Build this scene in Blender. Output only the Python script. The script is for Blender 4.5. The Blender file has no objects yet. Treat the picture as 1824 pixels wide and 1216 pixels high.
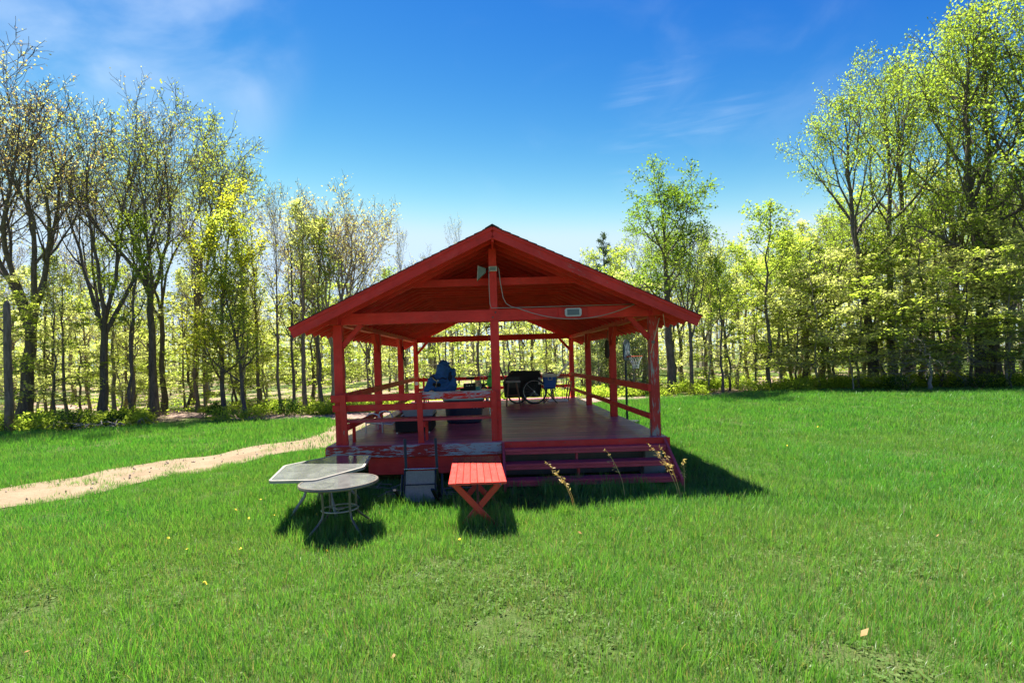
import bpy, bmesh, math, random
import numpy as np
from mathutils import Matrix, Vector, Euler

scene = bpy.context.scene
COL = scene.collection
R = math.radians

# ------------------------------------------------------------------ camera
EYE = 2.1
FPX, PX0, PY0, ROLL = 1013.0, 875.0, 641.0, R(1.7)     # focal length and principal point in pixels of a 1824 wide frame
cam = bpy.data.objects.new('camera', bpy.data.cameras.new('camera'))
COL.objects.link(cam)
cam.data.sensor_width = 36.0
cam.data.lens = 36.0 * FPX / 1824
cam.data.shift_x = (912 - PX0) / 1824
cam.data.shift_y = (PY0 - 608) / 1824
cam.matrix_world = Matrix.Translation((0, 0, EYE)) @ Matrix.Rotation(R(90), 4, 'X') @ Matrix.Rotation(-ROLL, 4, 'Z')
cam.data.clip_end = 2000
scene.camera = cam

# ------------------------------------------------------------------ sky and sun
SUN_DX, SUN_DY = 0.21, -0.37          # how far a shadow runs per metre of height (to the right, towards the camera)
sun_dir = Vector((-SUN_DX, -SUN_DY, 1.0)).normalized()      # towards the sun
sun_el = math.asin(sun_dir.z)
sun_az = math.atan2(sun_dir.x, sun_dir.y)                   # from +Y towards +X
world = bpy.data.worlds.new('World'); scene.world = world
world.use_nodes = True
wn, wl = world.node_tree.nodes, world.node_tree.links
wn.clear()
def W_(t, **k):
    n = wn.new(t)
    for a, b in k.items(): setattr(n, a, b)
    return n
sky = W_('ShaderNodeTexSky', sky_type='NISHITA', sun_disc=False)
sky.sun_elevation = sun_el; sky.sun_rotation = sun_az
sky.altitude = 0; sky.air_density = 1.0; sky.dust_density = 0.05; sky.ozone_density = 3.0
hsv = W_('ShaderNodeHueSaturation'); hsv.inputs['Saturation'].default_value = 1.05; hsv.inputs['Value'].default_value = 0.2
wl.new(sky.outputs[0], hsv.inputs['Color'])
sep = W_('ShaderNodeSeparateColor'); wl.new(hsv.outputs[0], sep.inputs[0])
grade = W_('ShaderNodeCombineColor')
for ch, (gain, power, top) in enumerate(((42.0, 4.9, 1.28), (3.3, 2.85, 1.68), (1.47, 0.95, 2.2))):     # one grade for the whole sky: deeper blue overhead
    pw = W_('ShaderNodeMath', operation='POWER'); wl.new(sep.outputs[ch], pw.inputs[0]); pw.inputs[1].default_value = power
    ml = W_('ShaderNodeMath', operation='MULTIPLY'); wl.new(pw.outputs[0], ml.inputs[0]); ml.inputs[1].default_value = gain
    mn = W_('ShaderNodeMath', operation='SMOOTH_MIN'); wl.new(ml.outputs[0], mn.inputs[0]); mn.inputs[1].default_value = top; mn.inputs[2].default_value = 0.6
    wl.new(mn.outputs[0], grade.inputs[ch])
tc = W_('ShaderNodeTexCoord')
def wmath(op, a, b=None, c=None):
    n = W_('ShaderNodeMath', operation=op)
    for i, v in enumerate((a, b, c)):
        if v is None: continue
        if isinstance(v, (int, float)): n.inputs[i].default_value = v
        else: wl.new(v, n.inputs[i])
    return n.outputs[0]
def cloud(direction, cosmin, cosmax, scale, lo, hi, amount, rotz=0.0, dist=1.2):
    """a veil of thin cloud around one direction of the sky"""
    d = Vector(direction).normalized()
    dot = W_('ShaderNodeVectorMath', operation='DOT_PRODUCT'); wl.new(tc.outputs['Generated'], dot.inputs[0]); dot.inputs[1].default_value = d
    mr = W_('ShaderNodeMapRange', interpolation_type='SMOOTHSTEP'); wl.new(dot.outputs['Value'], mr.inputs[0])
    mr.inputs[1].default_value = cosmin; mr.inputs[2].default_value = cosmax
    mp = W_('ShaderNodeMapping'); wl.new(tc.outputs['Generated'], mp.inputs[0]); mp.inputs['Scale'].default_value = scale; mp.inputs['Rotation'].default_value = (0, rotz, 0)
    nz = W_('ShaderNodeTexNoise'); wl.new(mp.outputs[0], nz.inputs['Vector']); nz.inputs['Scale'].default_value = 1.0
    nz.inputs['Detail'].default_value = 6; nz.inputs['Roughness'].default_value = 0.52; nz.inputs['Distortion'].default_value = dist
    m2 = W_('ShaderNodeMapRange', interpolation_type='SMOOTHSTEP'); wl.new(nz.outputs[0], m2.inputs[0]); m2.inputs[1].default_value = lo; m2.inputs[2].default_value = hi
    return wmath('MULTIPLY', wmath('MULTIPLY', mr.outputs[0], m2.outputs[0]), amount)
def raydir(px, py):
    a, b = px - PX0, PY0 - py
    return (a * math.cos(ROLL) + b * math.sin(ROLL), FPX, -a * math.sin(ROLL) + b * math.cos(ROLL))
c1 = cloud(raydir(215, 35), 0.965, 0.999, (4.6, 4.6, 6.5), 0.28, 0.78, 0.62, 0.5, 0.45)
c2 = cloud(raydir(1310, 140), 0.978, 0.998, (6, 6, 11), 0.40, 0.85, 0.13, -0.6, 0.5)
c3 = cloud(raydir(1230, 232), 0.988, 0.9985, (3.5, 3.5, 34), 0.52, 0.74, 0.18, 0.2, 0.3)
c4 = cloud((0, 0.2, 1), -0.5, 1.0, (3, 3, 6), 0.55, 0.9, 0.08, 0.3)
tot = wmath('MINIMUM', wmath('ADD', wmath('ADD', c1, c2), wmath('ADD', c3, c4)), 0.85)
mixc = W_('ShaderNodeMix', data_type='RGBA'); wl.new(tot, mixc.inputs[0]); wl.new(grade.outputs[0], mixc.inputs[6])
mixc.inputs[7].default_value = (1.55, 1.85, 2.25, 1)
bg = W_('ShaderNodeBackground'); bg.inputs['Strength'].default_value = 0.15
wl.new(mixc.outputs[2], bg.inputs['Color'])
wo = W_('ShaderNodeOutputWorld'); wl.new(bg.outputs[0], wo.inputs[0])

sun = bpy.data.objects.new('sun', bpy.data.lights.new('sun', 'SUN'))
COL.objects.link(sun)
sun.data.energy = 5.0; sun.data.angle = R(0.53); sun.data.color = (1.0, 0.955, 0.88)
sun.rotation_euler = (-sun_dir).to_track_quat('-Z', 'Y').to_euler()
sun.location = (0, 0, 60)

vs = scene.view_settings
scene.display_settings.display_device = 'sRGB'
vs.view_transform = 'Standard'; vs.look = 'None'; vs.gamma = 1; vs.use_curve_mapping = False
vs.exposure = 1.86
scene.render.engine = 'CYCLES'
cy = scene.cycles
cy.max_bounces = 7; cy.diffuse_bounces = 5; cy.glossy_bounces = 3; cy.transmission_bounces = 4; cy.transparent_max_bounces = 8
cy.use_denoising = True
cy.sample_clamp_indirect = 6

# ------------------------------------------------------------------ helpers
rng = np.random.default_rng(7)
random.seed(7)
WM = {}                                   # world matrices of what is built
def gx(px, Y, z=0.0):
    """world X of a point on the ground that the photo shows at column px, at distance Y"""
    v = (z - EYE) * FPX / Y
    u = (px - PX0 + v * math.sin(ROLL)) / math.cos(ROLL)
    return u * Y / FPX
def gz(px, py, Y):
    a, b = px - PX0, PY0 - py
    return EYE + (-a * math.sin(ROLL) + b * math.cos(ROLL)) * Y / FPX
def tag(o, label=None, cat=None, group=None, kind=None):
    if label: o['label'] = label
    if cat: o['category'] = cat
    if group: o['group'] = group
    if kind: o['kind'] = kind
    return o
def thing(name, label, cat, loc=(0, 0, 0), rz=0.0, group=None, rot=None):
    o = bpy.data.objects.new(name, None); COL.objects.link(o)
    o.empty_display_size = 0.2
    M = Matrix.Translation(loc) @ ((Euler(rot).to_matrix().to_4x4()) if rot else Matrix.Rotation(rz, 4, 'Z'))
    o.matrix_world = M; WM[o.name] = M
    return tag(o, label, cat, group)
def link_mesh(name, me, parent=None, M=None):
    o = bpy.data.objects.new(name, me); COL.objects.link(o)
    M = M if M is not None else Matrix.Identity(4)
    if parent is not None:
        o.parent = parent
        o.matrix_local = WM[parent.name].inverted() @ M
    else:
        o.matrix_local = M
    WM[o.name] = M
    return o
class MB:
    """collects simple solids in the coordinates of a local frame"""
    def __init__(s): s.v = []; s.f = []
    def add(s, vs_, fs):
        n = len(s.v); s.v += [tuple(map(float, p)) for p in vs_]; s.f += [tuple(n + i for i in f) for f in fs]; return s
    def box(s, x0, x1, y0, y1, z0, z1, M=None):
        v = [Vector(p) for p in ((x0,y0,z0),(x1,y0,z0),(x1,y1,z0),(x0,y1,z0),(x0,y0,z1),(x1,y0,z1),(x1,y1,z1),(x0,y1,z1))]
        if M is not None: v = [M @ p for p in v]
        return s.add(v, [(0,3,2,1),(4,5,6,7),(0,1,5,4),(1,2,6,5),(2,3,7,6),(3,0,4,7)])
    def prism(s, poly, d0, d1, axis='z', M=None):
        """poly in the two other axes, extruded along axis from d0 to d1"""
        n = len(poly)
        def pt(p, d): return {'z': (p[0], p[1], d), 'y': (p[0], d, p[1]), 'x': (d, p[0], p[1])}[axis]
        v = [Vector(pt(p, d0)) for p in poly] + [Vector(pt(p, d1)) for p in poly]
        if M is not None: v = [M @ p for p in v]
        return s.add(v, [tuple(range(n))[::-1], tuple(range(n, 2*n))] + [(i, (i+1) % n, n+(i+1) % n, n+i) for i in range(n)])
    def beam(s, p0, p1, w, h, up=(0, 0, 1), ch=0.006):
        p0, p1 = Vector(p0), Vector(p1)
        M, L = frame(p0, p1, up)
        ch = min(ch, w*.3, h*.3)
        a, b = w/2, h/2
        poly = [(-a+ch,-b),(a-ch,-b),(a,-b+ch),(a,b-ch),(a-ch,b),(-a+ch,b),(-a,b-ch),(-a,-b+ch)]
        return s.prism(poly, -L/2, L/2, 'x', M)
    def tube(s, pts, r, n=8, closed=False):
        pts = [Vector(p) for p in pts]; m = len(pts)
        rs = r if isinstance(r, (list, tuple)) else [r]*m
        rings = []
        prev = None
        for i, p in enumerate(pts):
            if closed: t = (pts[(i+1) % m] - pts[i-1])
            else: t = (pts[min(i+1, m-1)] - pts[max(i-1, 0)])
            t.normalize()
            if prev is None:
                a = t.orthogonal().normalized()
            else:
                a = (prev - t*prev.dot(t)); a.normalize()
            prev = a; b = t.cross(a)
            rings.append([p + (a*math.cos(2*math.pi*k/n) + b*math.sin(2*math.pi*k/n))*rs[i] for k in range(n)])
        v = [q for ring in rings for q in ring]
        f = []
        for i in range(m if closed else m-1):
            j = (i+1) % m
            for k in range(n): f.append((i*n+k, i*n+(k+1) % n, j*n+(k+1) % n, j*n+k))
        if not closed: f += [tuple(range(n))[::-1], tuple(range((m-1)*n, m*n))]
        return s.add(v, f)
    def lathe(s, prof, n=20, c=(0, 0, 0), M=None):
        """prof = list of (radius, z)"""
        v = []
        for r_, z in prof:
            for k in range(n):
                p = Vector((c[0]+r_*math.cos(2*math.pi*k/n), c[1]+r_*math.sin(2*math.pi*k/n), c[2]+z))
                v.append(M @ p if M is not None else p)
        f = [(i*n+k, i*n+(k+1) % n, (i+1)*n+(k+1) % n, (i+1)*n+k) for i in range(len(prof)-1) for k in range(n)]
        f += [tuple(range(n))[::-1], tuple(range((len(prof)-1)*n, len(prof)*n))]
        return s.add(v, f)
    def mesh(s, name, mat, smooth=False):
        me = bpy.data.meshes.new(name); me.from_pydata(s.v, [], s.f)
        if mat: me.materials.append(mat)
        if smooth: me.shade_smooth() if hasattr(me, 'shade_smooth') else None
        if smooth == 'auto': pass
        me.update(); return me
    def build(s, name, mat, parent=None, smooth=False, M=None, world=False):
        """coordinates are in the frame M (default: the parent's own frame, or the world)"""
        if M is None: M = Matrix.Identity(4) if (world or parent is None) else WM[parent.name]
        return link_mesh(name, s.mesh(name, mat, smooth), parent, M)
def frame(p0, p1, up=(0, 0, 1)):
    x = (p1 - p0); L = x.length; x.normalize()
    up = Vector(up)
    if abs(x.dot(up.normalized())) > 0.98: up = Vector((0, 1, 0)) if abs(x.y) < 0.9 else Vector((1, 0, 0))
    y = up.cross(x).normalized(); z = x.cross(y)
    M = Matrix((x, y, z)).transposed().to_4x4(); M.translation = (p0+p1)/2
    return M, L
_bc = {}
def beam(name, p0, p1, w, h, mat, parent, up=(0, 0, 1), ch=0.005, off=(0, 0, 0)):
    """one straight piece of timber as an object of its own: local X runs along it (mesh shared between alike pieces). World coordinates."""
    p0, p1 = Vector(p0), Vector(p1)
    M, L = frame(p0, p1, up)
    key = (round(L, 4), w, h, mat.name, ch)
    if key not in _bc:
        m = MB(); c_ = min(ch, w*.3, h*.3); a, b = w/2, h/2
        poly = [(-a+c_,-b),(a-c_,-b),(a,-b+c_),(a,b-c_),(a-c_,b),(-a+c_,b),(-a,b-c_),(-a,-b+c_)]
        m.prism(poly, -L/2, L/2, 'x')
        _bc[key] = m.mesh(name, mat)
    return link_mesh(name, _bc[key], parent, M)
def np_mesh(name, V, F, mat, smooth=False):
    """V (n,3), F (m,k) with k constant, or a list of such arrays"""
    me = bpy.data.meshes.new(name)
    Fs = F if isinstance(F, list) else [F]
    Fs = [f for f in Fs if len(f)]
    V = np.asarray(V, np.float32)
    me.vertices.add(len(V)); me.vertices.foreach_set('co', V.ravel())
    loops = np.concatenate([f.ravel() for f in Fs]).astype(np.int32)
    tot = np.concatenate([np.full(len(f), f.shape[1], np.int32) for f in Fs])
    start = np.concatenate([[0], np.cumsum(tot)[:-1]]).astype(np.int32)
    me.loops.add(len(loops)); me.loops.foreach_set('vertex_index', loops)
    me.polygons.add(len(tot)); me.polygons.foreach_set('loop_start', start); me.polygons.foreach_set('loop_total', tot)
    if smooth: me.polygons.foreach_set('use_smooth', np.ones(len(tot), bool))
    if mat: me.materials.append(mat)
    me.update(calc_edges=True); me.validate()
    return me
def copy_tree(o, M, label=None, group=None):
    """a copy of a thing and of its parts and sub-parts, placed at M"""
    def rec(src, parent, mat_local):
        c = src.copy(); COL.objects.link(c)
        c.parent = parent
        c.matrix_local = mat_local
        for ch in src.children: rec(ch, c, ch.matrix_local.copy())
        return c
    c = rec(o, None, M); WM[c.name] = M
    if label: c['label'] = label
    if group: c['group'] = group
    return c

# ------------------------------------------------------------------ materials
class NT:
    def __init__(s, name):
        s.m = bpy.data.materials.new(name); s.m.use_nodes = True
        s.t = s.m.node_tree; s.t.nodes.clear(); s.l = s.t.links
        s.out = s.t.nodes.new('ShaderNodeOutputMaterial')
    def n(s, t, ins=None, **k):
        n = s.t.nodes.new(t)
        for a, b in k.items(): setattr(n, a, b)
        for a, b in (ins or {}).items():
            if isinstance(b, bpy.types.NodeSocket): s.l.new(b, n.inputs[a])
            else: n.inputs[a].default_value = b
        return n
    def coords(s, scale=(1, 1, 1), kind='Object', rand=True):
        tc = s.n('ShaderNodeTexCoord')
        v = tc.outputs[kind]
        if rand:
            oi = s.n('ShaderNodeObjectInfo')
            mu = s.n('ShaderNodeMath', {0: oi.outputs['Random'], 1: 37.0}, operation='MULTIPLY')
            ad = s.n('ShaderNodeVectorMath', {0: v, 1: mu.outputs[0]}, operation='ADD'); v = ad.outputs[0]
        return s.n('ShaderNodeMapping', {0: v, 'Scale': scale}).outputs[0]
    def noise(s, vec, scale, detail=4, rough=.55, dist=0):
        return s.n('ShaderNodeTexNoise', {'Vector': vec, 'Scale': scale, 'Detail': detail, 'Roughness': rough, 'Distortion': dist}).outputs[0]
    def ramp(s, fac, lo, hi, a=0., b=1., smooth=False):
        return s.n('ShaderNodeMapRange', {0: fac, 1: lo, 2: hi, 3: a, 4: b}, interpolation_type='SMOOTHSTEP' if smooth else 'LINEAR').outputs[0]
    def mix(s, fac, a, b, blend='MIX'):
        n = s.n('ShaderNodeMix', data_type='RGBA', blend_type=blend)
        for i, v in ((0, fac), (6, a), (7, b)):
            if isinstance(v, bpy.types.NodeSocket): s.l.new(v, n.inputs[i])
            else: n.inputs[i].default_value = v if i == 0 or len(v) == 4 else (*v, 1)
        return n.outputs[2]
    def math(s, op, a, b=0.):
        return s.n('ShaderNodeMath', {0: a, 1: b}, operation=op).outputs[0]
    def bump(s, h, strength=.3, dist=.01):
        return s.n('ShaderNodeBump', {'Height': h, 'Strength': strength, 'Distance': dist}).outputs[0]
    def pbr(s, col, rough=.5, normal=None, **k):
        p = s.n('ShaderNodeBsdfPrincipled')
        ins = {'Base Color': col, 'Roughness': rough}
        ins.update({a.replace('_', ' '): b for a, b in k.items()})
        if normal is not None: ins['Normal'] = normal
        for a, b in ins.items():
            if isinstance(b, bpy.types.NodeSocket): s.l.new(b, p.inputs[a])
            else: p.inputs[a].default_value = (*b, 1) if (isinstance(b, tuple) and len(b) == 3) else b
        s.l.new(p.outputs[0], s.out.inputs[0]); return s.m
def plain(name, col, rough=.5, metal=0., var=.12, scale=6, bump=.15, **k):
    t = NT(name); v = t.coords(kind='Object')
    nz = t.noise(v, scale, 5); n2 = t.noise(v, scale*9, 3)
    c = t.mix(t.ramp(nz, .3, .7), tuple(x*(1-var) for x in col), tuple(min(1, x*(1+var)) for x in col))
    return t.pbr(c, t.n('ShaderNodeMapRange', {0: n2, 3: max(0.02, rough-.08), 4: min(1, rough+.08)}).outputs[0], t.bump(n2, bump, .004), Metallic=metal, **k)
def paint(name, col, under=(.42, .40, .38), peel=0.0, rough=.55, spec=.18, dirt=.3, tone=.10):
    """old paint on timber: grain along local X, fading, and bare grey wood where it has peeled"""
    t = NT(name)
    v = t.coords((1.6, 16, 16)); vb = t.coords((1, 1, 1)); vs_ = t.coords((2.6, 20, 20))
    grain = t.noise(v, 3.2, 5, .6)
    big = t.noise(vb, 2.1, 4, .6)
    fine = t.noise(v, 14, 3)
    c = t.mix(t.ramp(big, .25, .75), tuple(x*.72 for x in col), tuple(min(1, x*1.14) for x in col))
    c = t.mix(t.math('MULTIPLY', t.ramp(grain, .48, .75), .35), c, tuple(x*.5 for x in col))
    chalk = t.math('MULTIPLY', t.ramp(t.noise(vb, 5.5, 6, .65), .52, .8), .16)
    c = t.mix(chalk, c, (.62, .22, .20))
    c = t.mix(t.math('MULTIPLY', t.ramp(t.noise(vb, 3.3, 6, .7), .55, .85), dirt), c, (.07, .035, .03))
    oi = t.n('ShaderNodeObjectInfo')
    shade_ = t.ramp(oi.outputs['Random'], 0, 1, 1-tone, 1+tone*.6)
    cc_ = t.n('ShaderNodeCombineColor', {0: shade_, 1: shade_, 2: shade_})
    c = t.mix(1., c, cc_.outputs[0], 'MULTIPLY')
    # peeling
    pn = t.math('ADD', t.math('MULTIPLY', t.noise(vs_, 1.9, 7, .68, .4), .62), t.math('MULTIPLY', t.noise(vb, 1.15, 3), .38))
    th = .74 - .30*peel
    pm = t.ramp(pn, th, th+.012)
    wood = t.mix(grain, tuple(x*.55 for x in under), under)
    wood = t.mix(t.ramp(fine, .5, .75), wood, tuple(x*.45 for x in under))
    c = t.mix(pm, c, wood)
    h = t.math('SUBTRACT', t.math('MULTIPLY', grain, .5), t.math('MULTIPLY', pm, .6))
    r_ = t.math('ADD', t.math('MULTIPLY', pm, .35), t.ramp(grain, .3, .7, rough-.08, rough+.12))
    return t.pbr(c, r_, t.bump(h, .35, .006), Specular_IOR_Level=spec)
def leaf(name, c1, c2, trans=.5, dry=None, tcol=None, nscale=.5, dark=.8):
    t = NT(name)
    geo = t.n('ShaderNodeNewGeometry')
    isl = geo.outputs['Random Per Island']
    v = t.coords(kind='Object')
    nz = t.noise(v, nscale, 3)
    c = t.mix(isl, c1, c2)
    c = t.mix(t.ramp(nz, .35, .65), t.mix(1, c, (dark, dark, dark*.9), 'MULTIPLY'), c)
    if dry is not None:
        c = t.mix(t.ramp(t.math('FRACT', t.math('MULTIPLY', isl, 17.3)), 1-dry[0]-.01, 1-dry[0]), c, dry[1])
    d = t.n('ShaderNodeBsdfDiffuse', {'Color': c})
    tcx = t.mix(1, c, tcol or (1.15, 1.2, .6), 'MULTIPLY')
    tr = t.n('ShaderNodeBsdfTranslucent', {'Color': tcx})
    m = t.n('ShaderNodeMixShader', {0: trans, 1: d.outputs[0], 2: tr.outputs[0]})
    t.l.new(m.outputs[0], t.out.inputs[0]); return t.m
def bark(name, c1, c2, scale=1.):
    t = NT(name)
    v = t.coords((5*scale, 5*scale, .9*scale)); v2 = t.coords((1, 1, .6))
    n1 = t.noise(v, 3, 5, .65, .5); n2 = t.noise(v2, 1.2, 4)
    c = t.mix(t.ramp(n1, .35, .65), c1, c2)
    c = t.mix(t.math('MULTIPLY', t.ramp(n2, .5, .75), .4), c, (.17, .17, .13))
    return t.pbr(c, .9, t.bump(n1, .7, .03), Specular_IOR_Level=.1)
# ------------------------------------------------------------------ ground
EDGE = np.array([(-60,17),(-30,19),(-17.4,20),(-13.2,21.3),(-6.3,22.1),(-1,24),(5,27.2),(9,26.8),(12.7,29.8),(18,29.4),(25,27.2),(34,26),(60,25)], float)
def edge(x): return np.interp(x, EDGE[:, 0], EDGE[:, 1])
def hgt(x, y):
    x = np.asarray(x, float); y = np.asarray(y, float)
    a = .035*np.sin(x*.83+.4)*np.cos(y*.71+1.1) + .02*np.sin(x*1.9+y*1.3)
    far = np.clip((y-30)/60, 0, 1)
    return a*np.clip((y-2)/3, .3, 1) - .02 + 1.2*far**1.5*np.sin(x*.05+1)**2
def ZG(x, y): return float(hgt(x, y))
def smooth_path(pts, step=.35):
    pts = [np.array(p, float) for p in pts]
    out = []
    for i in range(len(pts)-1):
        p0 = pts[max(i-1, 0)]; p1 = pts[i]; p2 = pts[i+1]; p3 = pts[min(i+2, len(pts)-1)]
        n = max(2, int(np.linalg.norm(p2-p1)/step))
        for k in range(n):
            t = k/n
            out.append(.5*((2*p1)+(-p0+p2)*t+(2*p0-5*p1+4*p2-p3)*t*t+(-p0+3*p1-3*p2+p3)*t**3))
    out.append(pts[-1]); return np.array(out)
ROAD_A = smooth_path([(-15,-2),(-11.6,4.2),(-8.35,9.7),(-7.0,12.3),(-4.75,15.7),(-4.35,18.2),(-4.7,20.6),(-4.9,22.4)])
ROAD_B = smooth_path([(-34,40),(-20,31),(-14.2,26.0),(-10,23.9),(-6.3,22.9),(-2,24.1),(2,26.1),(5.5,27.6),(9.5,28.2),(13.2,30.6),(17,35),(22,45)])
def road_dist(x, y, path):
    P = np.stack([x, y], -1)[:, None, :]
    return np.sqrt(((P-path[None, ::2])**2).sum(-1)).min(1)

g_lawn = NT('lawn_soil'); v = g_lawn.coords((1, 1, 1), rand=False)
n1 = g_lawn.noise(v, .55, 5, .6); n2 = g_lawn.noise(v, 9, 4, .6); n3 = g_lawn.noise(v, 60, 3)
c = g_lawn.mix(g_lawn.ramp(n1, .38, .66), (.050, .095, .018), (.085, .105, .035))
c = g_lawn.mix(g_lawn.math('MULTIPLY', g_lawn.ramp(n2, .5, .72), .7), c, (.13, .115, .065))
c = g_lawn.mix(g_lawn.ramp(n3, .45, .75), c, (.030, .052, .012))
M_LAWN = g_lawn.pbr(c, .95, g_lawn.bump(n3, .8, .03), Specular_IOR_Level=.05)
g_f = NT('leaf_litter'); v = g_f.coords((1, 1, 1), rand=False)
n1 = g_f.noise(v, .35, 5, .6); n2 = g_f.noise(v, 7, 5, .7); n3 = g_f.noise(v, 40, 3)
c = g_f.mix(g_f.ramp(n2, .35, .7), (.16, .115, .075), (.34, .26, .18))
c = g_f.mix(g_f.ramp(n1, .46, .62), c, (.10, .15, .035))
M_LITTER = g_f.pbr(c, .95, g_f.bump(n3, .9, .04), Specular_IOR_Level=.05)
def dirt_mat(name, c0, c1, c2):
    t = NT(name); v = t.coords((1, 1, 1), rand=False)
    a = t.noise(v, 1.3, 6, .65); b = t.noise(v, 16, 5, .7); d = t.noise(v, 70, 2)
    c = t.mix(t.ramp(a, .35, .68), c0, c1)
    c = t.mix(t.math('MULTIPLY', t.ramp(b, .52, .75), .6), c, c2)
    return t.pbr(c, .95, t.bump(t.math('ADD', b, t.math('MULTIPLY', d, .4)), .8, .03), Specular_IOR_Level=.05)
M_DIRT = dirt_mat('sandy_dirt', (.20, .150, .094), (.26, .20, .13), (.12, .085, .052))
M_DIRT2 = dirt_mat('pinkish_dirt', (.24, .165, .13), (.31, .225, .18), (.15, .10, .075))  # paler, pinker dirt of the forest track

def grid_sheet(name, xs, ys, mat, dz=0., kind='structure', mask=None):
    X, Yy = np.meshgrid(xs, ys)
    V = np.stack([X, Yy, hgt(X, Yy)+dz], -1).reshape(-1, 3)
    nx, ny = len(xs), len(ys)
    i = np.arange(nx-1)[None, :]+np.arange(ny-1)[:, None]*nx
    F = np.stack([i, i+1, i+1+nx, i+nx], -1).reshape(-1, 4)
    if mask is not None:
        cxy = V[F].mean(1); F = F[mask(cxy[:, 0], cxy[:, 1])]
    o = link_mesh(name, np_mesh(name, V, F, mat, True)); return tag(o, kind=kind)
far = np.array([40, 60, 90, 140, 220, 340, 520.])
xs = np.concatenate([-far[::-1]-0., np.arange(-36, 36.1, .6), far])
ys = np.concatenate([-far[::-1], np.arange(-20, 0, 2), np.arange(0, 36.1, .6), far])
ground = grid_sheet('ground', xs, ys, M_LAWN)
# forest floor: its near edge follows the tree line
xs2 = np.arange(-60, 60.1, .5)
rows = [0, .3, .7, 1.2, 2, 3, 4.5, 6, 8, 11, 15, 20, 26, 34, 46, 70]
wob = np.array([.35*math.sin(x*1.7)+.25*math.sin(x*4.1+1)+.15*math.sin(x*9.3) for x in xs2])
V = []
for r_ in rows:
    yy = edge(xs2)+wob*np.exp(-r_/3)+r_-.1
    V.append(np.stack([xs2, yy, hgt(xs2, yy)+.006], -1))
V = np.array(V).reshape(-1, 3); nx = len(xs2)
i = np.arange(nx-1)[None, :]+np.arange(len(rows)-1)[:, None]*nx
floor_ = tag(link_mesh('forest_floor', np_mesh('forest_floor', V, np.stack([i, i+1, i+1+nx, i+nx], -1).reshape(-1, 4), M_LITTER, True)), kind='structure')
def road(name, path, width, mat, dz, seed):
    rg = np.random.default_rng(seed)
    t = np.gradient(path, axis=0); t /= np.linalg.norm(t, axis=1)[:, None]
    nrm = np.stack([-t[:, 1], t[:, 0]], -1)
    m = len(path); s = np.arange(m)*.35
    prof = np.array([-1, -.8, -.6, -.42, -.22, 0, .22, .42, .6, .8, 1.])
    dep = np.array([.0, -.0, -.012, -.03, -.012, .012, -.012, -.03, -.012, 0, 0])+.026
    wl_ = width/2*(1+.13*np.sin(s*.9+seed)+.09*np.sin(s*2.3+1)+.07*np.sin(s*5.1)+rg.normal(0, .04, m))
    wr_ = width/2*(1+.13*np.sin(s*.8+2*seed)+.09*np.sin(s*2.7+2)+.07*np.sin(s*4.6)+rg.normal(0, .04, m))
    V = []
    for k, (p_, d_) in enumerate(zip(prof, dep)):
        w_ = np.where(p_ < 0, wl_, wr_)
        q = path+nrm*(p_*w_)[:, None]
        V.append(np.stack([q[:, 0], q[:, 1], hgt(q[:, 0], q[:, 1])+dz+(d_ if 0 < k < len(prof)-1 else -.0)+rg.normal(0, .004, m)*(0 < k < len(prof)-1)], -1))
    V = np.array(V).reshape(-1, 3)
    i = np.arange(m-1)[None, :]+np.arange(len(prof)-1)[:, None]*m
    F = np.stack([i, i+m, i+m+1, i+1], -1).reshape(-1, 4)[:, ::-1]
    return tag(link_mesh(name, np_mesh(name, V, F, mat, True)), kind='structure')
road('dirt_track', ROAD_A, 1.85, M_DIRT, .012, 1)
road('forest_track', ROAD_B, 1.7, M_DIRT2, .024, 2)

rgp = np.random.default_rng(15)
pm = MB()
for q in range(420):
    k = rgp.integers(4, len(ROAD_A)-2); c_ = ROAD_A[k]+rgp.normal(0, .55, 2)
    r_ = rgp.uniform(.008, .028); z = ZG(*c_)+.035
    M = Matrix.Translation((c_[0], c_[1], z)) @ Euler(rgp.uniform(0, 6, 3)).to_matrix().to_4x4() @ Matrix.Diagonal((r_*1.3, r_, r_*.7, 1))
    pm.add([M @ Vector(p) for p in ((1,0,0),(-1,0,0),(0,1,0),(0,-1,0),(0,0,1),(0,0,-1))], [(0,2,4),(2,1,4),(1,3,4),(3,0,4),(2,0,5),(1,2,5),(3,1,5),(0,3,5)])
tag(pm.build('pebbles', plain('pebble_stone', (.30, .25, .20), .9)), kind='stuff')

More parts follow.
